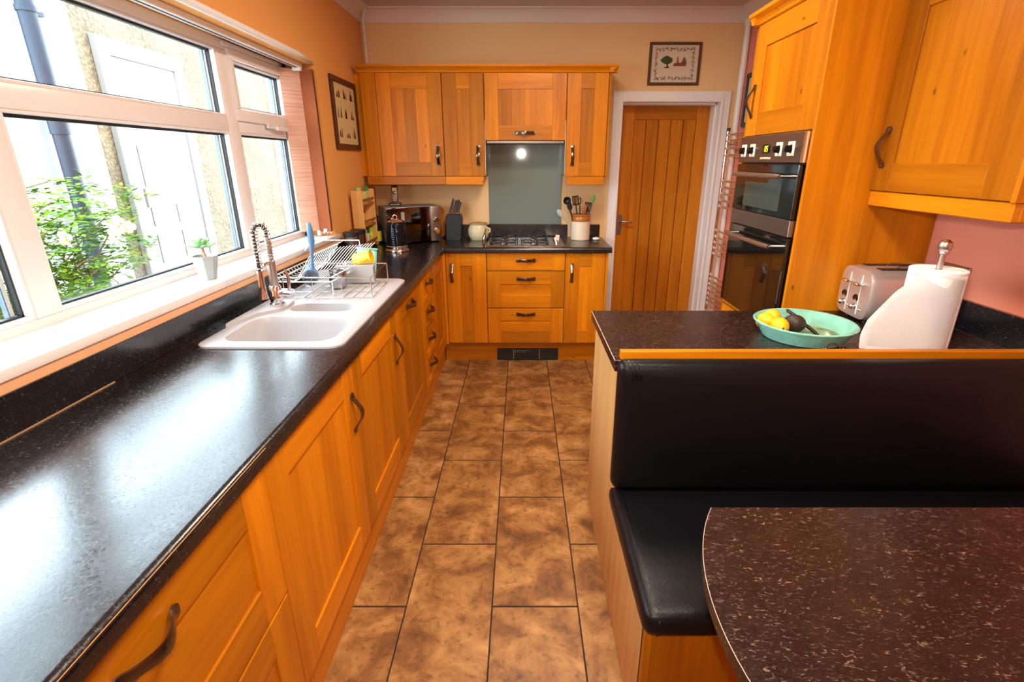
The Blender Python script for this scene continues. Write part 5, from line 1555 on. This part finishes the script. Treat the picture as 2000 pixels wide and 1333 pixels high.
for y in (.018 + .040, -.020):
    bm = bmesh.new(); pl_ = [(y + .024 * math.cos(a), .070 + .036 * math.sin(a)) for a in [PI * .2 + PI * .6 * k / 6 for k in range(7)]] + [(y + .012 * math.cos(a), .070 + .017 * math.sin(a)) for a in [PI * .8 - PI * .6 * k / 6 for k in range(7)]]
    add_prism(bm, pl_, lambda u, v, w_: (w_, u, v), -.002, .002); obj('gauge_window', bm, BLACKG, ta, world=False)
    bm = add_lathe(bmesh.new(), [(0, .020), (.007, .018), (.011, .012), (.009, .004), (.012, 0)], (0, 0, 0), 16); bm.transform(Matrix.Translation((0, y, .058)) @ Matrix.Rotation(-PI / 2, 4, 'Y'))
    obj('knob', bm, CHROME, ta, smooth=True, world=False)
    for k in range(3):
        bm = add_lathe(bmesh.new(), [(0, .003), (.003, .002), (.0035, 0)], (0, 0, 0), 10); bm.transform(Matrix.Translation((0, y - .028 - .009 * k if y < 0 else y - .030 - .007 * k, .052)) @ Matrix.Rotation(-PI / 2, 4, 'Y'))
        obj('button', bm, CHROME, ta, smooth=True, world=False)
for y in (-.045, .045):
    for x0_ in (.045,): box('bread_slot', x0_, TL - .04, y - .016, y + .016, TH + .0105, TH + .0145, BLACKM, ta, .001, world=False)
for x in (.03, TL - .03):
    for y in (-.06, .06): lathe('foot', [(0, 0), (.010, 0), (.010, .022), (0, .022)], (x, y, 0), BLACKM, ta, 10, world=False)
tube('warming_rack', [(.12, -.03, TH + .012), (.13, -.03, TH + .022), (.25, -.03, TH + .022), (.26, -.03, TH + .012)], .002, CHROME, ta, 6, world=False)
tube('warming_rack', [(.12, .03, TH + .012), (.13, .03, TH + .022), (.25, .03, TH + .022), (.26, .03, TH + .012)], .002, CHROME, ta, 6, world=False)

# ================================================================== GLASSES, SOCKET
gs = thing('spectacles', 'brown tortoiseshell spectacles lying on the worktop before the dish', 'spectacles', (1.03, 1.54, .91))
TORT = simple('tortoiseshell', (.10, .03, .015), .2)
for x in (1.000, 1.056):
    tube('rim', [(x + .024 * math.cos(2 * PI * k / 20), 1.532 + .006 * math.sin(2 * PI * k / 20), .931 + .018 * math.sin(2 * PI * k / 20)) for k in range(20)], .002, TORT, gs, 6, closed=True)
tube('bridge', [(1.020, 1.532, .938), (1.028, 1.531, .942), (1.036, 1.532, .938)], .002, TORT, gs, 6)
tube('temple', [(.977, 1.533, .938), (.972, 1.536, .935), (.976, 1.524, .9125)], .002, TORT, gs, 6)
tube('temple', [(1.080, 1.533, .938), (1.086, 1.545, .94), (1.085, 1.524, .9125)], .0025, TORT, gs, 6)

so = thing('wall_socket', 'chrome double wall socket with white switches on the salmon wall', 'socket', (XR, 1.905, 1.05))
box('plate', XR - .008, XR - .0005, 1.832, 1.978, 1.046, 1.133, STEEL, so, .003)
box('insert', XR - .0095, XR - .007, 1.841, 1.969, 1.055, 1.124, STEELD, so, .001)
for y in (1.856, 1.952): box('switch', XR - .013, XR - .009, y - .010, y + .010, 1.096, 1.120, WHITE, so, .002)
for y in (1.880, 1.930):
    for dy, z in ((0, 1.100), (-.011, 1.075), (.011, 1.075)): box('pin_hole', XR - .0098, XR - .0094, y + dy - .003, y + dy + .003, z - .004, z + .004, BLACKM, so)
box('plug', XR - .032, XR - .0098, 1.866, 1.898, 1.062, 1.108, WHITE, so, .005)
